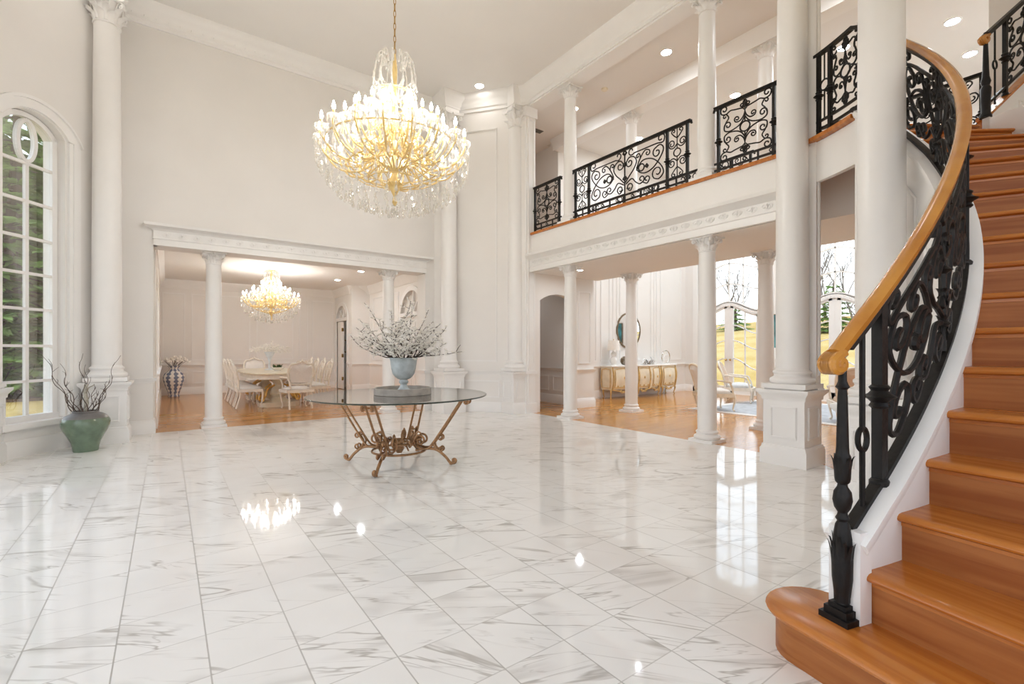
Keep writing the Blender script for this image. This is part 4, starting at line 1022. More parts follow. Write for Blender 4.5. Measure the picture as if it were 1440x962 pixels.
# ------------------------------------------------------------------ chandeliers
def drop_mesh(l, w):
    b = MB(); n = 6
    b.lathe([(w*.12,0),(w*.5,-l*.22),(w*.78,-l*.55),(w,-l*.74),(w*.6,-l*.92),(w*.05,-l)], n)
    b.lathe([(w*.05,l*.30),(w*.42,l*.20),(w*.42,l*.12),(w*.05,l*.02)], n)
    return b.mesh('crystal_drop', False)
def chandelier(label, loc, k, tiers, crown_h, chain, drops, ncry, bulb='bulb'):
    """loc = centre at bulb level of the lowest tier; k = size"""
    t = thing('chandelier', label, 'chandelier', loc)
    R0 = tiers[0][0]
    b = MB(); b.lathe([(.012,-.80*k),(.03*k,-.76*k),(.012,-.70*k),(.05*k,-.62*k),(.09*k,-.55*k),(.05*k,-.48*k),(.03*k,-.40*k),(.055*k,-.30*k),(.04*k,-.2*k),(.025*k,0),(.05*k,.10*k),(.03*k,.25*k),(.02*k,.5*k),(.03*k,crown_h*.8),(.012,crown_h)], 16)
    for rr, zz in ((R0*.93,-.16*k),(R0*.62,-.36*k),(R0*.36,-.52*k)):
        b.tube([(rr*cos(a*PI/24),rr*sin(a*PI/24),zz) for a in range(48)], .008*k, 5, True)
    for j in range(10):
        a = j*PI/5+.2; q = catmull([(R0*.93,0,-.16*k),(R0*.8,0,-.33*k),(R0*.5,0,-.50*k),(.04,0,-.60*k)],4)
        b.tube([(p.x*cos(a),p.x*sin(a),p.z) for p in q], .007*k, 5)
    b.build('stem', M['palegold'], t)
    if chain:
        b = MB(); n = int((chain-crown_h)/.075)
        for i in range(n):
            z = crown_h+.03+i*.072; ph = (i % 2)*PI/2
            b.tube([(.013*cos(a*PI/5)*cos(ph),.013*cos(a*PI/5)*sin(ph),z+.045*sin(a*PI/5)) for a in range(10)], .0045, 4, True)
        b.build('chain', M['brass'], t)
        b = MB(); b.lathe([(.0,chain),(.10,chain),(.11,chain-.02),(.05,chain-.06),(.015,chain-.09)], 20); b.build('ceiling_canopy', M['palegold'], t)
    cup = MB(); cup.lathe([(.008*k,0),(.03*k,.005),(.062*k,.022*k),(.068*k,.03*k),(.03*k,.014*k),(.012*k,.012*k)], 14, cap=False)
    for j in range(7):
        a = j*2*PI/7; x, y = .062*k*cos(a), .062*k*sin(a)
        cup.lathe([(.001,.012*k),(.008*k,0),(.012*k,-.028*k),(.001,-.05*k)], 5, (x,y,.01*k))
    cup = cup.mesh('bobeche', False)
    sl = MB(); sl.lathe([(.013*k,.01*k),(.013*k,.085*k),(.010*k,.09*k)], 8); sl = sl.mesh('candle_sleeve')
    bu = MB(); bu.lathe([(.006*k,.088*k),(.0165*k,.105*k),(.018*k,.122*k),(.011*k,.15*k),(.002*k,.178*k)], 8); bu = bu.mesh('bulb')
    for ti, (R, z, n) in enumerate(tiers):
        am = MB(); q = catmull([(.03,0,z-.42*k),(R*.25,0,z-.30*k),(R*.52,0,z-.40*k),(R*.82,0,z-.36*k),(R*1.0,0,z-.20*k),(R,0,z-.12*k)], 6)
        am.tube(q, .0105*k, 6)
        q = scroll([(R*.5,z-.40*k),(R*.40,z-.28*k),(R*.5,z-.18*k)], (R*.5,z-.25*k), .9, k=3); am.tube([(x,0,zz) for x,zz in q], .007*k, 5)
        am.ball((R*.66,0,z-.395*k), .02*k, 8); am.ball((R*.3,0,z-.31*k), .018*k, 8)
        am = am.mesh('arm')
        for j in range(n):
            a = 2*PI*(j+.5*(ti % 2))/n
            A = link('arm', am, M['palegold'], t, rot=(0,0,a))
            link('bobeche', cup, M['crystal'], A, loc=(R,0,z-.125*k)); link('candle_sleeve', sl, M['palegold'], A, loc=(R,0,z-.125*k)); link('bulb', bu, M[bulb], A, loc=(R,0,z-.125*k))
    # crown of bent crystal plumes
    pl = MB()
    q = catmull([(.05*k,0,.40*k),(.16*k,0,.52*k),(.235*k,0,crown_h*.62),(.20*k,0,crown_h*.92),(.13*k,0,crown_h*.98),(.10*k,0,crown_h*.86)], 6); pl.tube(q, .0085*k, 5)
    for i in range(3, len(q)-2, 3):
        p = q[i]; pl.lathe([(.001,.016*k),(.010*k,0),(.013*k,-.035*k),(.001,-.06*k)], 5, (p.x+.012*k,0,p.z-.02*k))
    pl = pl.mesh('crystal_plume', False)
    for j in range(12): link('crystal_plume', pl, M['crystal'], t, rot=(0,0,j*PI/6))
    b = MB()
    for rr, zz, n in ((.24*k,.45*k,18),(.18*k,crown_h*.5,14),(.13*k,.34*k,12)):
        b.tube([(rr*cos(a*PI/16),rr*sin(a*PI/16),zz) for a in range(32)], .006*k, 5, True)
    b.build('crown_ring', M['palegold'], t)
    # hanging crystals: those that show largest are parts, the rest one strand
    dm = drop_mesh(.085*k, .021*k); V = []
    for rr, zz, n in drops:
        for j in range(n):
            a = 2*PI*(j+random.random()*.3)/n; V.append((rr*cos(a),rr*sin(a),zz+random.uniform(-.012,.012)*k))
    V.sort(key=lambda p: p[2]); b = MB()
    random.seed(11)
    for i, p in enumerate(V):
        if i < ncry: link('crystal_drop', dm, M['crystal'], t, loc=p, rot=(0,0,random.random()*3))
        else:
            b.lathe([(.001,.025*k),(.010*k,.017*k),(.001,.004*k),(.011*k,-.02*k),(.019*k,-.06*k),(.001,-.085*k)], 6, p)
    # strings of beads swagged from the stem to the rims
    for j in range(20):
        a = j*PI/10
        for i in range(9):
            u = i/8; rr = .05*k+(R0*.5-.05*k)*u; z = .42*k-.52*k*u-.16*k*sin(PI*u)
            b.lathe([(.001,.014*k),(.012*k,0),(.001,-.014*k)], 5, (rr*cos(a),rr*sin(a),z))
    b.build('crystal_strand', M['crystal'], t, False, kind='stuff')
    return t
def rings(k, R, z0, z1, rows):
    out = []
    for i in range(rows):
        u = i/(rows-1); a = u*PI/2
        rr = R*cos(a)+.03*k*sin(a); out.append((rr, z0+(z1-z0)*sin(a)**1.0, max(5, int(46*rr/R))))
    return out
chandelier('large crystal chandelier with lit candle bulbs hanging by a chain in the marble hall', (2.10,5.14,3.74), 1.0,
           [(.80,0,18),(.56,.17,13),(.32,.36,9)], .93, 2.85, rings(1.0,.84,-.20,-.82,9)+[(.80,-.14,40),(.66,-.10,34),(.42,.05,26),(.26,.22,16),(.24,.42,18)], 100)
chandelier('smaller crystal chandelier with lit bulbs close under the dining room ceiling', (2.10,13.0,2.67), .80,
           [(.62,0,16),(.42,.14,10),(.22,.28,6)], .60, .628, rings(.8,.66,-.14,-.66,7)+[(.60,-.10,32),(.34,.06,20),(.2,.30,14)], 60, 'bulb_dining')
def downlight(label, x, y, z, r=.075, group=None, lens='down'):
    t = thing('downlight', label, 'ceiling light', (x,y,z), 0, group)
    b = MB(); b.lathe([(r*.96,-.001),(r*1.02,-.012),(r*1.25,-.010),(r*1.32,0)], 28, cap=False); b.build('trim_ring', M['trim'], t)
    b = MB(); b.lathe([(.001,-.004),(r,-.004)], 28, cap=False); b.build('lens', M[lens], t, False)
downlight('recessed ceiling light over the wall between the two far corner columns', 5.07, 8.04, 6.6, .085)
for x, y in ((-1.0,8.04),(5.07,2.3),(-1.0,2.3)): downlight('recessed ceiling light out of frame over a corner of the marble hall', x, y, 6.6, .085, 'hall corner lights')
zc = 6.45
downlight('recessed gallery ceiling light above the long scroll railing', 6.98, 5.02, zc, .085, None, 'down_mid')
downlight('recessed gallery ceiling light beside the far upper column capital', 7.02, 7.36, zc, .085, None, 'down_mid')
downlight('recessed gallery ceiling light out of frame above the tall pedestal column', 7.0, 2.6, zc, .085, None, 'down_mid')
downlight('living room ceiling light peeking over the long railing by the back column', 9.38, 7.55, 6.5, .09, None, 'down_strong')
downlight('living room ceiling light peeking over the square railing', 9.38, 5.10, 6.5, .09, None, 'down_strong')
downlight('upper ceiling light right of the thick column, nearer the picture top', 10.05, 1.92, 6.5, .09, None, 'down_strong')
downlight('lower of the two ceiling lights above the curved handrail', 11.4, 1.95, 6.5, .09, None, 'down_strong')
for x, y in ((10.6,4.2),(10.6,6.4),(12.2,5.2),(12.2,7.4),(9.4,3.2)): downlight('added living room fill light hidden behind the gallery', x, y, 6.5, .09, 'added living room fill lights', 'down_strong')  # extra unseen lights, added to brighten the living room
downlight('dining room ceiling light nearer the arched double door', 4.0, 12.0, 3.3, .075, None, 'down_mid')
downlight('dining room ceiling light nearer the pantry door', 3.96, 13.9, 3.3, .075, None, 'down_mid')
downlight('ceiling light under the gallery beside the far slim column', 6.62, 6.78, 2.88, .06, None, 'down_mid')
t = thing('smoke_detector', 'small smoke detector on the gallery ceiling', 'smoke detector', (6.98,6.45,zc))
b = MB(); b.lathe([(.065,0),(.065,-.018),(.05,-.035),(.0,-.037)], 20); b.build('body', M['cream'], t)
t = thing('ceiling_vent', 'dark grey air vent at the end of the gallery ceiling', 'vent', (7.0,8.6,zc))
b = MB(); b.bx(-.18,.18,-.09,.09,-.012,0); b.build('frame', M['trim'], t, False)
for i in range(6): b = MB(); b.bx(-.16,.16,-.075+i*.027,-.06+i*.027,-.02,-.012); b.build('slat', M['vent'], t, False)
t = thing('floor_vent', 'small metal floor vent in the dining room wood floor near the opening', 'vent', (.02,11.65,0))
b = MB(); b.bx(-.14,.14,-.05,.05,0,.006); b.build('frame', M['brass'], t, False)
for i in range(5): b = MB(); b.bx(-.12,.12,-.04+i*.018,-.032+i*.018,.006,.009); b.build('slat', M['vent'], t, False)

# ------------------------------------------------------------------ glass centre table, tray, urn, branches
TX, TY = 2.15, 5.13
t = thing('glass_table', 'round glass table on a scrolled copper coloured iron base, middle of the marble hall', 'table', (TX,TY,0))
b = MB(); b.lathe([(.0,.774),(.99,.774)], 72, cap=False); b.lathe([(.0,.790),(.99,.790)], 72, cap=False); b.build('glass_top', M['tabletop'], t)
b = MB(); b.lathe([(.99,.774),(1.0,.778),(1.0,.786),(.99,.790)], 96, cap=False); b.build('glass_edge', M['edge'], t, label='dark green glass rim')
for k in range(4):
    a = PI/4+k*PI/2; L = MB()
    F = lambda r, z, o=0: (r*cos(a)-o*sin(a), r*sin(a)+o*cos(a), z)
    # foot: from the ring out and down to a small curl
    q = [(p.x,p.y) for p in catmull([(.20,.155),(.34,.175),(.44,.165),(.54,.10),(.60,.035),(.645,.02)],5)]
    q = scroll([(.20,.155),(.34,.178),(.45,.165),(.55,.09),(.605,.028),(.655,.03),(.668,.055)], (.648,.052), .8)
    L.tube([F(r,z) for r, z in q], .0165, 6); L.lathe([(.001,-.013),(.022,-.005),(.022,.006),(.001,.014)], 8, F(.615,.014))
    # twin uprights from the base scroll out to the glass
    for o in (-.05,.05):
        q = scroll([(.74,.735),(.56,.46),(.40,.23),(.33,.185),(.24,.20),(.20,.27),(.24,.33)], (.265,.275), 1.1)
        L.tube([F(r,z,o) for r, z in q], .0125, 6)
        q = scroll([(.70,.672),(.75,.745),(.80,.755)], (.795,.72), 1.0); L.tube([F(r,z,o) for r, z in q], .0115, 6)
        # scroll between foot and upright
        q = scroll([(.455,.315),(.42,.25),(.44,.19),(.50,.155)], (.50,.185), .9, start=(.495,.305)); L.tube([F(r,z,o*.6) for r, z in q], .0105, 6)
    for r, z in ((.46,.315),(.235,.2),(.72,.715)): L.tube([F(r,z,-.055),F(r,z,.055)], .010, 6)
    L.build('leg', M['bronze'], t)
b = MB()
b.tube([(.30*cos(i*PI/20),.30*sin(i*PI/20),.15) for i in range(40)], .013, 6, True)
b.tube([(.20*cos(i*PI/14),.20*sin(i*PI/14),.24) for i in range(28)], .012, 6, True)
for k in range(8):
    a = k*PI/4+.13
    q = scroll([(.20,.17),(.16,.22),(.19,.27),(.24,.26)], (.222,.235), .9, k=3)
    b.tube([(r*cos(a),r*sin(a),z) for r, z in q], .010, 5)
    if k % 2 == 1:
        q = scroll([(.13,.22),(.17,.31),(.22,.36)], (.215,.315), .9, k=3); b.tube([(r*cos(a),r*sin(a),z) for r, z in q], .010, 5)
for k in range(8): leaf3(b, (.03*cos(k*PI/4),.03*sin(k*PI/4),.20), k*PI/4, .05, .035, .10)
b.ball((0,0,.225), .045, 12); b.lathe([(.03,.12),(.06,.17),(.05,.20)], 12)
b.build('base_ring', M['bronze'], t)
t = thing('tray', 'round low grey wooden tray on the glass table', 'tray', (TX+.035,TY-.02,.790))
b = MB(); b.lathe([(.0,0),(.315,0),(.322,.004),(.322,.072),(.316,.076),(.304,.076),(.300,.072),(.298,.012),(.0,.012)], 56, cap=False); b.build('rim', M['tray'], t)
UX, UY = TX+.045, TY-.02
t = thing('urn', 'weathered pale blue footed urn standing in the round tray', 'urn', (UX,UY,.802))
b = MB(); b.lathe([(.0,0),(.112,0),(.115,.008),(.105,.016),(.085,.028),(.055,.055),(.040,.085),(.036,.10),(.048,.112),(.055,.128),(.048,.145),(.038,.155)], 36); b.build('foot', M['urn'], t)
b = MB(); b.lathe([(.036,.153),(.065,.162),(.098,.185),(.124,.225),(.138,.28),(.146,.345),(.153,.388),(.160,.397),(.158,.404),(.148,.404),(.140,.385),(.132,.33),(.11,.24),(.0,.20)], 36, cap=False); b.build('bowl', M['urn'], t)
random.seed(5)
t = thing('blossom_branches', 'dark branches with tiny white blossoms spreading from the blue urn', 'branches', (UX,UY,1.02))
CAMX = Vector((cos(.6313),-sin(.6313)))
def twigs(t, n, spread, hmax, blossom):
    for k in range(n):
        a = 2*PI*k/n+random.uniform(-.2,.2); L = random.uniform(.6,1.0); el = random.uniform(.12,1.2)
        if k % 9 == 2: L, el = 1.15, 1.2
        d = Vector((cos(a)*cos(el), sin(a)*cos(el), sin(el))); p = Vector((cos(a)*.05, sin(a)*.05, 0)); pts = [p.copy()]
        pts.append(Vector((cos(a)*.125, sin(a)*.125, .175)))
        p = pts[-1].copy(); m = 8; w = Vector((random.uniform(-1,1),random.uniform(-1,1),random.uniform(-.3,.3)))
        for i in range(m):
            d = (d+Vector((random.uniform(-.22,.22),random.uniform(-.22,.22),random.uniform(-.14,.18)))+w*.06).normalized()
            p = p+d*(spread*L/m); pts.append(p.copy())
        q = catmull(pts, 3); b = MB(); nq = len(q)
        b.tube(q, [.0068*(1-.7*i/nq) for i in range(nq)], 5)
        tips = []
        for i in range(8, nq, 4):
            dd = Vector((random.uniform(-1,1),random.uniform(-1,1),random.uniform(-.4,1))).normalized(); l = random.uniform(.05,.13)
            e = q[i]+dd*l; mm = q[i]+dd*l*.5+Vector((0,0,.01)); b.tube([q[i],mm,e], [.0036,.003,.0022], 4); tips += [e, mm]
        B = b.build('branch', M['branch'], t)
        if blossom:
            f = MB()
            for c in tips+[q[i] for i in range(9,nq,2)]:
                for _ in range(2):
                    cc = c+Vector((random.uniform(-1,1),random.uniform(-1,1),random.uniform(-1,1)))*.014
                    s = random.uniform(.010,.0175)
                    for pk in range(3):
                        ph = random.uniform(0,6.3); o = Vector((cos(ph),sin(ph),random.uniform(-.4,.6)))*s
                        f.lathe([(.001,-s*.55),(s*.75,-s*.1),(s*.8,s*.2),(.001,s*.5)], 5, cc+o*.7)
            f.build('blossoms', M['petal'], B, True, kind='stuff')
twigs(t, 36, .60, .8, True)

# green pot with bare twigs
GX, GY = -.84, 8.13
t = thing('vase', 'large squat celadon green floor vase with grey rim by the arched window', 'vase', (GX,GY,0))
b = MB(); b.lathe([(.0,0),(.125,0),(.13,.01),(.135,.06),(.15,.12),(.185,.20),(.222,.27),(.243,.33),(.247,.37),(.240,.40),(.226,.425)], 48, cap=False); b.build('body', M['celadon'], t)
b = MB(); b.lathe([(.226,.425),(.205,.452),(.170,.474),(.138,.488),(.130,.494),(.134,.508),(.127,.515),(.116,.508),(.11,.46),(.0,.42)], 48, cap=False); b.build('rim', M['celrim'], t, label='dull grey unglazed rim')
random.seed(23)
t = thing('willow_twigs', 'bare curly twigs standing in the green floor vase', 'twigs', (GX,GY,.45))
for k in range(17):
    a = 2*PI*k/17+random.uniform(-.2,.2); p = Vector((cos(a)*.06,sin(a)*.06,-.02)); d = Vector((cos(a)*.42,sin(a)*.42,1)).normalized(); pts = [p.copy()]
    L = random.uniform(.45,.88) if k % 3 else random.uniform(.25,.42)
    ph = random.uniform(0,6)
    for i in range(11):
        s = Vector((cos(ph+i*1.3),sin(ph+i*1.1),.15))*.42
        d2 = (d+s+Vector((cos(a),sin(a),0))*.10*(1 if i < 6 else -.6)).normalized(); p = p+d2*(L/10); pts.append(p.copy())
    b = MB(); q = catmull(pts, 3); b.tube(q, [.0062*(1-.72*i/len(q)) for i in range(len(q))], 5)
    for i in (12,20,26):
        e = q[i]+Vector((random.uniform(-.07,.07),random.uniform(-.07,.07),.06)); b.tube([q[i],(q[i]+e)/2+Vector((.01,-.01,.012)),e],[.003,.0025,.0015],4)
    b.build('twig', M['twig'], t)
b = MB(); b.tube([(0,0,-.02),(.004,.006,.2),(-.006,.004,.30),(.002,0,.40)], [.024,.024,.022,.02], 8); b.tube([(0,0,.30),(.03,.02,.36),(.08,.03,.39)],[.01,.008,.006],5); b.build('birch_stick', M['birch'], t)

# ------------------------------------------------------------------ dining room furniture
def cabriole(b, x, y, ztop, h, dx, dy, r=.024):
    l = math.hypot(dx,dy); dx, dy = dx/l, dy/l
    q = catmull([(x,y,ztop),(x+dx*.03,y+dy*.03,ztop-.2*h),(x+dx*.015,y+dy*.015,ztop-.55*h),(x-dx*.012,y-dy*.012,ztop-.85*h),(x+dx*.02,y+dy*.02,.012)], 5)
    n = len(q); b.tube(q, [r*(1.35-1.0*min(i/n*1.15,.72))+(r*.35 if i >= n-2 else 0) for i in range(n)], 8)
    return b
def cushion_mesh(w, d, h, z, dome=.03, tap=.0):
    b = MB()
    def se(a, p=4): c, s = cos(a), sin(a); return (abs(c)**(2/p)*(1 if c > 0 else -1), abs(s)**(2/p)*(1 if s > 0 else -1))
    prof = [(0.0,0),(.94,0),(1,h*.3),(1,h*.6),(.95,h*.85),(.8,h),(.45,h+dome*.7),(0.001,h+dome)]
    n = 28; vs = []; fs = []
    for r, zz in prof:
        for i in range(n):
            cx, cy = se(2*PI*i/n); vs.append((cx*w/2*r*(1+tap*cy), cy*d/2*r, z+zz))
    for j in range(len(prof)-1):
        for i in range(n): k = (i+1) % n; fs.append((j*n+i,j*n+k,(j+1)*n+k,(j+1)*n+i))
    b.add(vs, fs); return b
def dining_chair(label, loc, rz, arms=False):
    t = thing('dining_chair', label, 'chair', loc, rz, 'dining chairs')
    W_, D_ = (.56,.52) if arms else (.50,.48); wood = M['chairwhite']
    for sx in (-1,1):
        b = cabriole(MB(), sx*(W_/2-.035), D_/2-.04, .42, .42, sx, .7); b.build('leg', wood, t)
        b = MB(); b.tube(catmull([(sx*(W_/2-.055),-D_/2+.04,.42),(sx*(W_/2-.06),-D_/2+.02,.25),(sx*(W_/2-.05),-D_/2-.05,.014)],4), [.026,.024,.021,.019,.018,.018,.019,.02,.02], 8); b.build('leg', wood, t)
    b = MB(); a, c = W_/2, D_/2
    b.sweep([(-.035,.37),(0,.37),(.006,.39),(.006,.43),(-.035,.43)], [(a*.88,-c),(-a*.88,-c),(-a,c*.8),(-a*.6,c),(a*.6,c),(a,c*.8)], True); b.build('seat_frame', wood, t)
    cushion_mesh(W_-.05, D_-.04, .055, .42, .03, .06).build('seat_cushion', M['linen'], t)
    def bk(u, v): # back plane, raked
        return (u, -D_/2+.02-.13*v*v-.02, .44+v*.60)
    hw = W_/2-.03
    out = [(-hw*.78,0),(-hw*.86,.2),(-hw*1.02,.5),(-hw*1.05,.72),(-hw*.85,.90),(-hw*.45,.93),(0,1.0),(hw*.45,.93),(hw*.85,.90),(hw*1.05,.72),(hw*1.02,.5),(hw*.86,.2),(hw*.78,0)]
    b = MB(); b.tube([bk(p.x,p.y) for p in catmull([(u,v,0) for u,v in out],4)], .021, 8)
    b.tube([bk(-hw*.85,.20),bk(0,.17),bk(hw*.85,.20)], .016, 6)
    for s in (-1,1): b.tube([bk(u,v) for u,v in scroll([(s*.02,.93),(s*.07,1.03),(s*.11,.97)], (s*.08,.97), .8, k=3)], .010, 5)
    b.lathe([(.001,-.04),(.03,0),(.001,.05)], 8, bk(0,1.02)); b.build('back_frame', wood, t)
    if arms:
        b = MB()
        inn = catmull([(u*.86,.24+(v-.2)*.84,0) for u,v in out[1:-1]],3)
        n = len(inn); F = [bk(p.x,p.y) for p in inn]; cen = bk(0,.6)
        for s, off in ((1,.018),(-1,-.022)):
            b.add([(p[0],p[1]+off*.3,p[2]) for p in F]+[(p[0]*.6,p[1]+off,cen[2]+(p[2]-cen[2])*.6) for p in F]+[(cen[0],cen[1]+off*1.4,cen[2])],
                  [(i,(i+1)%n,n+(i+1)%n,n+i) for i in range(n)]+[(n+i,n+(i+1)%n,2*n) for i in range(n)])
        b.build('back_cushion', M['linen'], t)
        for sx in (-1,1):
            b = MB(); b.tube(catmull([bk(sx*hw*1.0,.42),(sx*(W_/2+.03),-.02,.70),(sx*(W_/2+.04),D_/2-.14,.685),(sx*(W_/2+.03),D_/2-.09,.64)],4), .017, 7)
            b.tube(catmull([(sx*(W_/2+.035),D_/2-.14,.68),(sx*(W_/2-.02),D_/2-.09,.55),(sx*(W_/2-.03),D_/2-.08,.42)],4), .016, 7); b.build('arm', wood, t)
    else:
        b = MB()
        for s in (-1,1):
            b.tube([bk(u,v) for u,v in scroll([(s*.02,.18),(s*.03,.38),(s*.10,.52),(s*.12,.66),(s*.05,.72)], (s*.07,.63), .9, k=4)], .014, 6)
            b.tube([bk(u,v) for u,v in scroll([(s*.02,.40),(s*.015,.62),(s*.04,.82),(s*.11,.86)], (s*.09,.80), .8, k=4)], .013, 6)
        b.tube([bk(0,.17),bk(0,.45),bk(0,.92)], [.02,.03,.018], 8); b.build('back_splat', wood, t)
    return t
DX = 2.10
downlight('added unseen fill light in the hall beyond the arched doorway', 6.9, 9.3, 2.9, .07, None, 'down')  # invented light out of view, added to lift the dark hall
for i, y in enumerate((11.95,12.62,13.29,13.96)):
    nth_ = ('first','second','third','last')[i]
    dining_chair('carved white dining chair, %s from the hall in the floor vase row' % nth_, (DX-.60,y,0), -PI/2+.03*(i % 2))
    dining_chair('carved white dining chair, %s from the hall in the arched doors row' % nth_, (DX+.80,y,0), PI/2-.03*(i % 2))
dining_chair('white dining armchair with upholstered shield back at the near head of the table', (2.32,11.22,0), .06, True)
dining_chair('white dining armchair at the far head of the table, against the panelled wall', (DX-.05,15.15,0), PI, True)
t = thing('dining_table', 'long cream dining table with carved pedestals and gilded feet', 'table', (DX,13.0,0))
b = MB(); P = []
for i in range(48):
    a = 2*PI*i/48; c, s = cos(a), sin(a); P.append((.70*abs(c)**.55*(1 if c > 0 else -1), 1.62*abs(s)**.75*(1 if s > 0 else -1)))
b.prism(P, .745, .785); b.build('table_top', M['cream'], t, bevel=.012)
b = MB(); b.prism([(x*.90,y*.94) for x,y in P], .64, .745); b.build('apron', M['chairwhite'], t)
for sy in (-1,1):
    b = MB(); y = sy*.95
    b.lathe([(.20,.62),(.13,.56),(.10,.48),(.17,.36),(.19,.28),(.13,.20),(.22,.12),(.26,.10)], 20, (0,y,0))
    b.prism([(x,y+yy) for x,yy in ((-.42,-.16),(-.30,-.30),(.30,-.30),(.42,-.16),(.42,.16),(.30,.30),(-.30,.30),(-.42,.16))], .0, .10)
    b.build('pedestal', M['cream'], t)
    for sx in (-1,1):
        b = MB()
        for k in (-1,1): b.tube([(sx*u, y+k*.22*(1-.3*(u > .2)), z) for u, z in scroll([(.12,.50),(.26,.40),(.30,.24),(.40,.14)], (.36,.21), 1.0)], .022, 7)
        b.tube([(sx*.36,y-.2,.16),(sx*.36,y+.2,.16)], .035, 10); b.build('scroll_foot', M['gold'], t, label='gilded scroll foot')
b = MB(); b.bx(-.14,.14,-.9,.9,.04,.12); b.build('stretcher', M['cream'], t, bevel=.01)
t = thing('bowl', 'white bowl of dark green leaves on the dining table', 'bowl', (2.16,12.55,.785))
b = MB(); b.lathe([(.0,0),(.07,0),(.06,.012),(.11,.04),(.16,.085),(.155,.088),(.10,.05),(.0,.03)], 28, cap=False); b.build('dish', M['porc'], t)
b = MB(); random.seed(3)
for k in range(26): a = random.uniform(0,6.3); leaf3(b, (random.uniform(-.07,.07),random.uniform(-.07,.07),.05), a, random.uniform(.06,.12), .03, .06)
b.build('leaves', M['leaf'], t, kind='stuff')
t = thing('centrepiece', 'tall pale glass centrepiece topped with white blossoms on the dining table', 'centrepiece', (2.10,13.25,.785))
b = MB(); b.lathe([(.0,0),(.12,0),(.11,.02),(.03,.04),(.025,.2),(.05,.30),(.13,.46),(.12,.46),(.02,.30)], 24, cap=False); b.build('glass_stem', M['blue'], t)
b = MB(); random.seed(9)
for k in range(150):
    a = random.uniform(0,6.3); r = random.random()**.6; c = (r*.46*cos(a), r*.34*sin(a), .50+.20*(1-r)*random.random()+.06*random.uniform(-1,1)); s = random.uniform(.022,.038)
    b.ball(c, s, 6, (1,1,.6))
for k in range(14):
    a = k*PI/7; b.tube(catmull([(0,0,.36),(.16*cos(a),.13*sin(a),.52),(.40*cos(a),.30*sin(a),.50)],4), .006, 4)
b.build('blossoms', M['petal'], t, kind='stuff')
t = thing('floor_vase', 'large blue and white porcelain floor vase in the dining room corner', 'vase', (.16,15.98,0))
b = MB(); b.lathe([(.0,0),(.13,0),(.14,.02),(.12,.05),(.14,.14),(.20,.30),(.245,.46),(.25,.54),(.215,.64),(.14,.71),(.105,.76),(.11,.80),(.15,.85),(.145,.855),(.10,.80),(.0,.7)], 36, cap=False); b.build('body', M['vase'], t)
t = thing('white_flowers', 'bunch of white flowers standing in the porcelain floor vase', 'flowers', (.16,15.98,.74))
b = MB(); random.seed(4)
for k in range(70):
    a = random.uniform(0,6.3); r = random.random()**.5; c = (r*.36*cos(a)+.04, r*.36*sin(a), .22+.16*(1-r*r)*random.random()); b.ball(c, random.uniform(.025,.045), 6, (1,1,.7))
b.build('blossoms', M['petal'], t, kind='stuff')
b = MB()
for k in range(18): a = k*.37; r = random.uniform(.05,.3); b.tube([(.02*cos(a),.02*sin(a),0),(.5*r*cos(a),.5*r*sin(a),.14),(r*cos(a)+.02,r*sin(a),.26)], .006, 4)
b.build('stems', M['twig'], t)

# ------------------------------------------------------------------ living room
SX0, SX1, SYB = 9.34, 12.12, 8.76
t = thing('sideboard', 'long cream lacquered bombe sideboard with gilded edges under the round mirror', 'sideboard', ((SX0+SX1)/2,SYB,0)); cx = (SX0+SX1)/2; HWd = (SX1-SX0)/2
def front(u): # depth of the serpentine front at u in -1..1
    return .40+.10*(math.exp(-((u-.05)/.33)**2))-.05*abs(u)**6
bulge = lambda v: .055*sin(PI*v*.9+.25)-.02*(1-v)
b = MB(); PB_ = [(-1+2*i/40) for i in range(41)]
per = [(-HWd,-.005)]+[(u*HWd,-front(u)) for u in PB_]+[(HWd,-.005)]
vs = []; fs = []; n = len(per); m = 10
for j in range(m+1):
    v = j/m; z = .24+v*.60
    for x, y in per: k = bulge(v); vs.append((x*(1+k*.35/HWd), y-(k if y < -.1 else 0), z))
for j in range(m):
    for i in range(n-1): fs.append((j*n+i,j*n+i+1,(j+1)*n+i+1,(j+1)*n+i))
b.add(vs, fs); b.build('body', M['cream'], t)
b = MB(); b.prism([(x*1.02,y*1.0-(.05 if y < -.1 else 0)) for x,y in per], .84, .88); b.build('top', M['porc'], t, bevel=.008)
us = [-.97,-.42,-.30,.33,.42,.97]
segs = ((-.97,-.42),(-.34,.02),(.06,.40),(.46,.97))
for k, (a, c) in enumerate(segs):
    d = MB(); d.grid(lambda s, v: ((a+(c-a)*(.06+.88*s))*HWd, -front(a+(c-a)*(.06+.88*s))-bulge(.08+.82*v)-.008, .24+(.08+.82*v)*.60), 10, 8)
    D = d.build('door', M['cream'], t)
    g = MB(); P = lambda s, v: ((a+(c-a)*s)*HWd, -front(a+(c-a)*s)-bulge(v)-.014, .24+v*.60)
    rim = [P(.08+.84*i/10,.10+.0) for i in range(11)]+[P(.92,.10+.78*i/8) for i in range(1,9)]+[P(.92-.84*i/10,.88+.05*sin(PI*i/10)) for i in range(1,11)]+[P(.08,.88-.78*i/8) for i in range(1,8)]
    g.tube(rim, .011, 5, True)
    for s0 in (.22,.5,.78): g.ball(P(s0,.16), .022, 6)
    g.ball(P(.5,.52), .03, 8, (1,.4,1.3)); g.build('gilded_border', M['goldpaint'], D)
ends = MB()
ends.grid(lambda s, v: (-HWd*(1+bulge(.08+.82*v)*.35/HWd)-.008, -.05-.30*s, .24+(.08+.82*v)*.60), 6, 8); e = ends.build('end_panel', M['cream'], t)
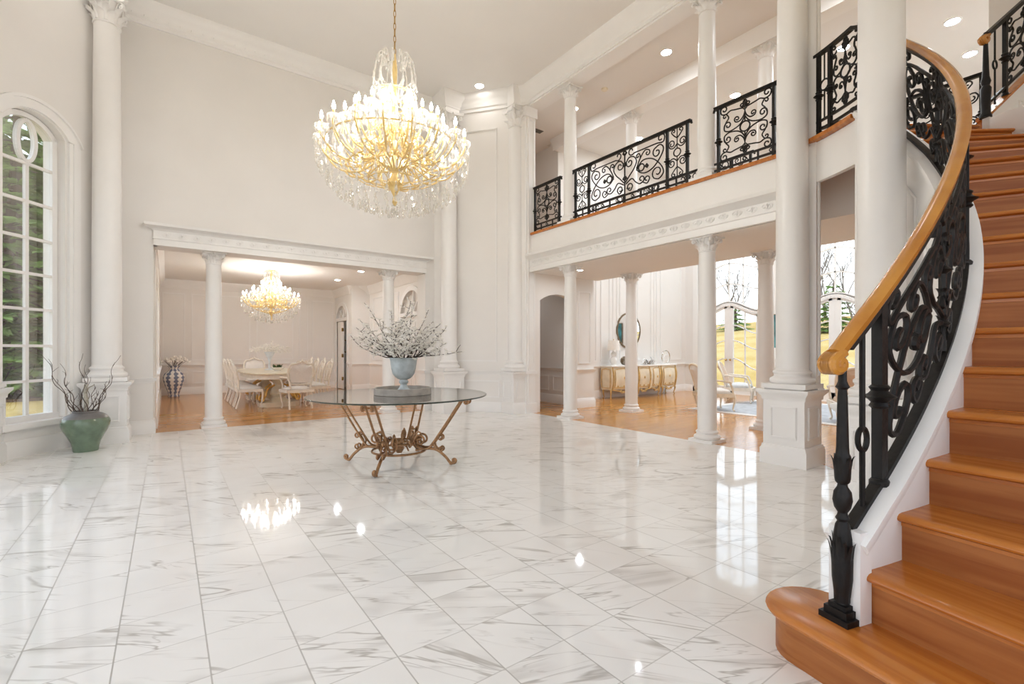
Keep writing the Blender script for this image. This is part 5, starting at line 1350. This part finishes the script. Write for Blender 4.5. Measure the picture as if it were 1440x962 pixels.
g = MB(); g.tube([(-HWd-.03,-.06,.30),(-HWd-.045,-.20,.29),(-HWd-.03,-.35,.30),(-HWd-.035,-.36,.55),(-HWd-.03,-.35,.77),(-HWd-.03,-.2,.80),(-HWd-.03,-.06,.77),(-HWd-.035,-.05,.55)], .011, 5, True); g.build('gilded_border', M['goldpaint'], e)
for u in us+[-.02]:
    b = MB(); b.tube([(u*HWd, -front(u)-bulge(v)-.012-.01*sin(v*PI), .24+v*.6) for v in [i/8 for i in range(9)]], [.022,.018,.014,.016,.02,.024,.022,.016,.014], 6)
    b.build('gilded_stile', M['goldpaint'], t)
b = MB()
for a, c in segs:
    q = [((a+(c-a)*s)*HWd, -front(a+(c-a)*s)-.01, .235-.05*sin(PI*s)**2) for s in [i/10 for i in range(11)]]
    b.tube(q, .016, 5); mid = q[5]
    for sg in (-1,1): b.tube([(mid[0]+sg*x,mid[1]-.01,mid[2]+z) for x, z in scroll([(.0,-.02),(.06,-.03),(.12,.0)], (.09,.015), .8, k=3)], .013, 5)
b.build('carved_apron', M['goldpaint'], t)
for u in (-.98,-.40,-.28,.36,.5,.98):
    b = MB(); cabriole(b, u*HWd, -front(u)+.03, .25, .25, u if abs(u) > .6 else u*.3, -1, .022); b.build('leg', M['goldpaint'], t)
for sx in (-1,1): b = MB(); cabriole(b, sx*HWd*.96, -.05, .25, .25, sx, -.2, .022); b.build('leg', M['goldpaint'], t)
TOPZ = .88
def table_lamp(label, loc, s=1.0):
    t = thing('table_lamp', label, 'lamp', loc)
    b = MB(); b.lathe([(.0,0),(.075*s,0),(.075*s,.02*s),(.05*s,.03*s),(.085*s,.07*s),(.105*s,.13*s),(.085*s,.19*s),(.045*s,.225*s),(.06*s,.255*s),(.075*s,.29*s),(.05*s,.34*s),(.018*s,.36*s),(.012*s,.46*s)], 28); b.build('lamp_base', M['porc'], t)
    b = MB(); b.lathe([(.165*s,.40*s),(.150*s,.66*s)], 36, cap=False); b.lathe([(.162*s,.40*s),(.147*s,.66*s)], 36, cap=False); b.lathe([(.0,.655*s),(.15*s,.655*s)], 36, cap=False); b.build('lamp_shade', M['shade'], t)
    b = MB(); b.lathe([(.006*s,.44*s),(.006*s,.67*s),(.014*s,.68*s),(.010*s,.695*s),(.001,.70*s)], 10); b.build('finial', M['brass'], t)
    return t
table_lamp('white table lamp with drum shade on the sideboard, left of the round mirror', (9.60,8.55,TOPZ), 1.0)
t = thing('orb_sculpture', 'dark wire orb sculpture on the sideboard beside the white lamp', 'sculpture', (9.98,8.50,TOPZ))
b = MB()
for k in range(7):
    R_ = Matrix.Rotation(k*.9, 3, 'X') @ Matrix.Rotation(k*1.7, 3, 'Z'); b.tube([R_ @ Vector((.11*cos(a*PI/14),.11*sin(a*PI/14),0))+Vector((0,0,.118)) for a in range(28)], .010, 5, True)
b.build('wire_bands', M['mframe'], t)
t = thing('silver_sculpture', 'low silver leaf sculpture on the sideboard right of the slim column', 'sculpture', (10.88,8.42,TOPZ))
b = MB(); random.seed(8)
for k in range(9): leaf3(b, (-.18+.045*k,random.uniform(-.04,.04),.0), random.uniform(0,6.3), random.uniform(.10,.24), .05, .06)
b.bx(-.2,.2,-.05,.05,0,.015); b.build('leaves', M['silver'], t)
t = thing('ring_sculpture', 'clear and silver open ring sculpture at the far end of the sideboard', 'sculpture', (11.72,8.45,TOPZ))
b = MB(); b.tube([(.0+.19*cos(a),0,.20+.19*sin(a)) for a in [-.9+i*.17 for i in range(29)]], .014, 7); b.build('outer_ring', M['silver'], t)
b = MB(); b.tube([(.02+.12*cos(a),.0,.14+.12*sin(a)) for a in [-1.2+i*.2 for i in range(25)]], .02, 7); b.bx(-.09,.12,-.05,.05,0,.02); b.build('inner_ring', M['porc'], t)
t = thing('round_mirror', 'round wall mirror with thin dark bronze frame above the sideboard', 'mirror', (10.48,8.795,1.83))
b = MB(); b.lathe([(.0,0),(.47,0)], 48, cap=False); me = b.mesh('mirror_glass'); link('mirror_glass', me, M['mirror'], t, loc=(0,-.025,0), rot=(PI/2,0,0))
b = MB(); b.lathe([(.465,-.02),(.50,-.02),(.505,.02),(.50,.035),(.465,.035)], 56, cap=False); link('frame', b.mesh('frame'), M['mframe'], t, loc=(0,-.0,0), rot=(PI/2,0,0))
# rug
t = thing('rug', 'blue grey rug with ivory border under the living room armchairs', 'rug', (10.9,4.35,0))
b = MB(); b.bx(-1.70,1.70,-1.72,1.72,.0,.012); b.build('border', M['rugb'], t, False)
b = MB(); b.bx(-1.52,1.52,-1.54,1.54,.012,.016); b.build('field', M['rug'], t, False)
def armchair(label, loc, rz, wood, fab, group=None, fab2=None):
    t = thing('armchair', label, 'chair', loc, rz, group); W_, D_ = .66, .60
    for sx in (-1,1):
        b = MB(); cabriole(b, sx*(W_/2-.03), D_/2-.03, .34, .34, sx, .8, .024); b.build('leg', wood, t)
        b = MB(); cabriole(b, sx*(W_/2-.05), -D_/2+.03, .34, .34, sx*.4, -1, .022); b.build('leg', wood, t)
        b = MB(); b.tube(catmull([(sx*(W_/2-.02),-D_/2+.0,.66),(sx*(W_/2+.02),-.05,.64),(sx*(W_/2+.035),D_/2-.16,.62),(sx*(W_/2+.03),D_/2-.10,.585)],4), .021, 8)
        b.tube(catmull([(sx*(W_/2+.03),D_/2-.14,.62),(sx*(W_/2),D_/2-.07,.48),(sx*(W_/2-.02),D_/2-.04,.36)],4), .02, 8); b.build('arm', wood, t)
    b = MB(); a, c = W_/2, D_/2
    b.sweep([(-.04,.29),(0,.29),(.008,.32),(.008,.37),(-.04,.37)], [(a*.9,-c),(-a*.9,-c),(-a,c*.8),(-a*.6,c),(0,c*1.04),(a*.6,c),(a,c*.8)], True); b.build('seat_frame', wood, t)
    cushion_mesh(W_-.07, D_-.06, .10, .345, .04).build('seat_cushion', fab, t)
    bk = lambda u, v: (u, -D_/2+.01-.16*v*v, .37+v*.58)
    hw = W_/2-.03; out = [(-hw*.9,0),(-hw*1.0,.4),(-hw*1.02,.75),(-hw*.75,.96),(0,1.04),(hw*.75,.96),(hw*1.02,.75),(hw*1.0,.4),(hw*.9,0)]
    b = MB(); b.tube([bk(p.x,p.y) for p in catmull([(u,v,0) for u,v in out],5)], .024, 8); b.tube([bk(-hw*.9,.1),bk(hw*.9,.1)], .02, 6); b.build('back_frame', wood, t)
    b = MB(); inn = catmull([(u*.93,.12+v*.86,0) for u,v in out],3); n = len(inn); F = [bk(p.x,p.y) for p in inn]; cen = bk(0,.55)
    for off in (.03,-.03):
        b.add([(p[0],p[1]+off*.3,p[2]) for p in F]+[(p[0]*.65,p[1]+off*1.3,cen[2]+(p[2]-cen[2])*.65) for p in F]+[(cen[0],cen[1]+off*1.7,cen[2])],
              [(i,(i+1)%n,n+(i+1)%n,n+i) for i in range(n)]+[(n+i,n+(i+1)%n,2*n) for i in range(n)])
    b.build('back_cushion', fab2 or fab, t); return t
A1 = (9.42,5.58,.016)
armchair('carved wooden armchair with pale cushion, nearest the marble hall, side on', A1, -2.2, M['chairwood'], M['linen'], None)
armchair('white armchair at the far end of the rug by the garden doors', (11.32,6.05,0.016), -2.75, M['chairwhite'], M['blue'], None, M['tan'])
armchair('tan armchair at the near corner of the rug, glimpsed behind the big pedestal', (9.75,3.15,.016), -PI*.35, M['chairwhite'], M['tan'], None)
def pillow(label, loc, rot, fab):
    b = cushion_mesh(.42,.42,.06,0,.05); b.v = [(x,y,z-.05*0) for x,y,z in b.v]+[]
    l = cushion_mesh(.42,.42,.06,0,.05); b.add([(x,y,-z) for x,y,z in l.v], [f[::-1] for f in l.f])
    o = b.build('cushion', fab); o.location = loc; o.rotation_euler = rot; return tag(o, label, 'cushion')
pillow('pale blue and white cushion leaning in the carved wooden armchair', (9.27,5.69,.68), (math.radians(72),0,-2.2), M['blue'])
t = thing('side_table', 'small cream side table holding a white lamp by the garden doors', 'table', (11.55,5.42,.016))
b = MB(); b.lathe([(.0,.63),(.27,.63),(.28,.64),(.28,.655),(.27,.665),(.0,.665)], 36, cap=False); b.build('table_top', M['cream'], t)
for k in range(4): a = PI/4+k*PI/2; b = MB(); cabriole(b, .20*cos(a), .20*sin(a), .63, .63, cos(a), sin(a), .016); b.build('leg', M['cream'], t)
b = MB(); b.lathe([(.17,.60),(.21,.60),(.21,.635),(.17,.635)], 24, cap=False); b.build('apron', M['cream'], t)
table_lamp('white table lamp on the small side table in front of the garden doors', (11.55,5.42,.681), 1.0)
t = thing('wall_painting', 'teal abstract painting on the far living room wall, reflected in the round mirror', 'painting', (13.19,5.98,1.75))
b = MB(); b.bx(-.03,0,-.24,.24,-.5,.5); b.build('frame', M['mframe'], t, False)
b = MB(); b.bx(-.036,-.03,-.215,.215,-.475,.475); b.build('canvas', pm('teal_abstract_paint', (.05,.22,.25), .5, noise=.7, nscale=4), t, False)

# ------------------------------------------------------------------ outside
b = MB()
def gz(x, y):
    r = max(0, x-15.5); return -.18+max(0,min(1,r/42))**1.15*4.6*(1+.10*sin(y*.06+.8))
b.grid(lambda u, v: (15.0+u*75, -60+v*120, gz(15.0+u*75, -60+v*120)), 40, 40)
b.grid(lambda u, v: (-60+u*75, -60+v*120, -.18), 12, 12)
b.build('lawn', M['lawn'], None, True, kind='stuff')
random.seed(31)
def conifer(label, loc, h, R, mat, n=2600, base=.0, group=None):
    t = thing('conifer_tree', label, 'tree', loc, 0, group)
    b = MB(); b.tube([(0,0,-.1),(0,0,h*.5),(.05,0,h*.97)], [.22*R/2,.15*R/2,.02], 8); b.build('trunk', M['bark'], t)
    lf = MB(); bw = MB()
    nl = int(h/.42)
    for j in range(nl):
        z = base+.15+(h-base-.3)*j/nl; rr = R*(1-(j/nl))**.75*(.85+.3*random.random())
        k = max(5, int(13*rr/R+3))
        for i in range(k):
            a = 2*PI*(i+random.random()*.7)/k; L = rr*random.uniform(.75,1.1); tip = Vector((cos(a)*L, sin(a)*L, z-L*.22)); root = Vector((0,0,z+.1))
            if i % 2 == 0: bw.tube([root, root.lerp(tip,.9)], [.03,.008], 4)
            m = max(7, int(L*14))
            for q in range(m):
                u = (.25+.75*(q+random.random())/m); p = root.lerp(tip,u)+Vector((0,0,-.16*sin(u*PI)))
                for sg in (-1,1):
                    s = random.uniform(.22,.44)*(1.15-.5*u)*max(.55,R/2.8)
                    d = (Vector((cos(a+sg*random.uniform(.3,1.1)), sin(a+sg*random.uniform(.3,1.1)), random.uniform(-.45,.15)))).normalized(); side = d.cross(Vector((random.uniform(-.4,.4),random.uniform(-.4,.4),1))).normalized()*s*.30
                    e = p+d*s*1.5; mm = p+d*s*.7+Vector((0,0,.05*s))
                    lf.add([p, mm+side, e, mm-side], [(0,1,2,3)])
    bw.build('branches', M['bark'], t, False)
    lf.build('foliage', mat, t, False, kind='stuff'); return t
conifer('big dark spruce filling the lower panes of the arched window', (-3.9,21.5,-.18), 10.5, 3.2, M['conifer'], base=.5)
conifer('taller bright green conifer behind the spruce in the arched window', (-6.6,27.0,-.18), 15.0, 4.0, M['conifer2'], base=1.0)
conifer('bushy conifer at the right edge of the arched window view', (-2.4,28.0,-.18), 14.5, 4.0, M['conifer2'], base=.8)
conifer('far thin spruce seen against the sky at the top of the arched window', (-6.9,22.3,-.18), 12.0, 2.3, M['conifer'], base=2.6)
b = MB(); b.prism([(-6+7*cos(i*PI/12)+1, 22.5+3.6*sin(i*PI/12)) for i in range(24)], -.18, -.10); b.build('mulch_bed', M['mulch'], None, False, kind='stuff')
def bare_tree(loc, h, seed, label, group):
    random.seed(seed); t = thing('bare_tree', label, 'tree', loc, 0, group); tr = MB(); tw = MB()
    def grow(p, d, L, r, lev):
        q = [p]; n = 4
        for i in range(n): d = (d+Vector((random.uniform(-.16,.16),random.uniform(-.16,.16),.05))).normalized(); p = p+d*L/n; q.append(p)
        (tr if lev < 2 else tw).tube(q, [r*(1-.4*i/n) for i in range(n+1)], 6 if lev < 2 else 4)
        if lev < 4:
            for k in range(3 if lev else 6):
                s = q[random.randint(2 if lev else 1,n)]; dd = (d+Vector((random.uniform(-1,1),random.uniform(-1,1),random.uniform(-.1,.7)))*.9).normalized()
                grow(s, dd, L*random.uniform(.55,.75), r*.5, lev+1)
    grow(Vector((0,0,-.2)), Vector((0,0,1)), h*.45, h*.016, 0)
    tr.build('trunk', M['greybark'], t); tw.build('twigs', M['greybark'], t); return t
for i, (x, y, h) in enumerate(((50,24,7.5),(54,29.5,8.5),(47,20,6.5),(57,21,9.5),(60,33,9),(48,15.5,7),(40,12.2,6.4),(53,34,7.5))):
    bare_tree((x,y,gz(x,y)-.1), h, 50+i, 'bare grey winter tree on the hill beyond the garden doors', 'bare trees on the hill')
random.seed(77)
conifer('round evergreen on the hill beyond the door nearest the sideboard', (44,28.2,gz(44,28)-.1), 4.6, 2.3, M['conifer'], group=None)
conifer('second evergreen on the hill, seen through the passage under the balcony', (41,14.6,gz(41,14)-.1), 4.2, 2.2, M['conifer'])
conifer('low evergreen on the hill, half hidden by the slim column', (46,25.0,gz(46,25)-.1), 3.2, 1.9, M['conifer'])

# ------------------------------------------------------------------ sky, camera, view
w = bpy.data.worlds.new('sky'); scene.world = w; w.use_nodes = True; nt = w.node_tree; g = NT(nt)
bg = nt.nodes['Background']; tc = nt.nodes.new('ShaderNodeTexCoord'); sp = nt.nodes.new('ShaderNodeSeparateXYZ'); nt.links.new(tc.outputs['Generated'], sp.inputs[0])
cl = nt.nodes.new('ShaderNodeTexNoise'); cl.inputs['Scale'].default_value = 3.0; cl.inputs['Detail'].default_value = 5; nt.links.new(tc.outputs['Generated'], cl.inputs['Vector'])
sky = g.mix(g.ss(sp.outputs[2], .0, .7), (.93,.955,1.0,1), (.62,.78,1.0,1)); sky = g.mix(g.m('MULTIPLY', g.ss(cl.outputs['Fac'], .45, .65), .6), sky, (1,1,1,1))
nt.links.new(sky, bg.inputs[0]); bg.inputs[1].default_value = WORLD

cam = bpy.data.cameras.new('camera'); co = bpy.data.objects.new('camera', cam); COL.objects.link(co)
co.location = (0,0,1.3); co.rotation_euler = (PI/2,0,-.63132)
cam.sensor_width = 36; cam.lens = 664/1440*36; cam.shift_y = 10.6/1440; cam.clip_start = .05; cam.clip_end = 300
scene.camera = co
scene.view_settings.view_transform = 'Standard'; scene.view_settings.look = 'None'; scene.view_settings.gamma = 1; scene.view_settings.use_curve_mapping = False
scene.view_settings.exposure = 0.15
cy = scene.cycles
cy.use_denoising = True; cy.max_bounces = 10; cy.diffuse_bounces = 8; cy.glossy_bounces = 4; cy.transmission_bounces = 4; cy.transparent_max_bounces = 24
cy.caustics_reflective = False; cy.caustics_refractive = False; cy.sample_clamp_indirect = 6; cy.sample_clamp_direct = 0; cy.use_adaptive_sampling = False
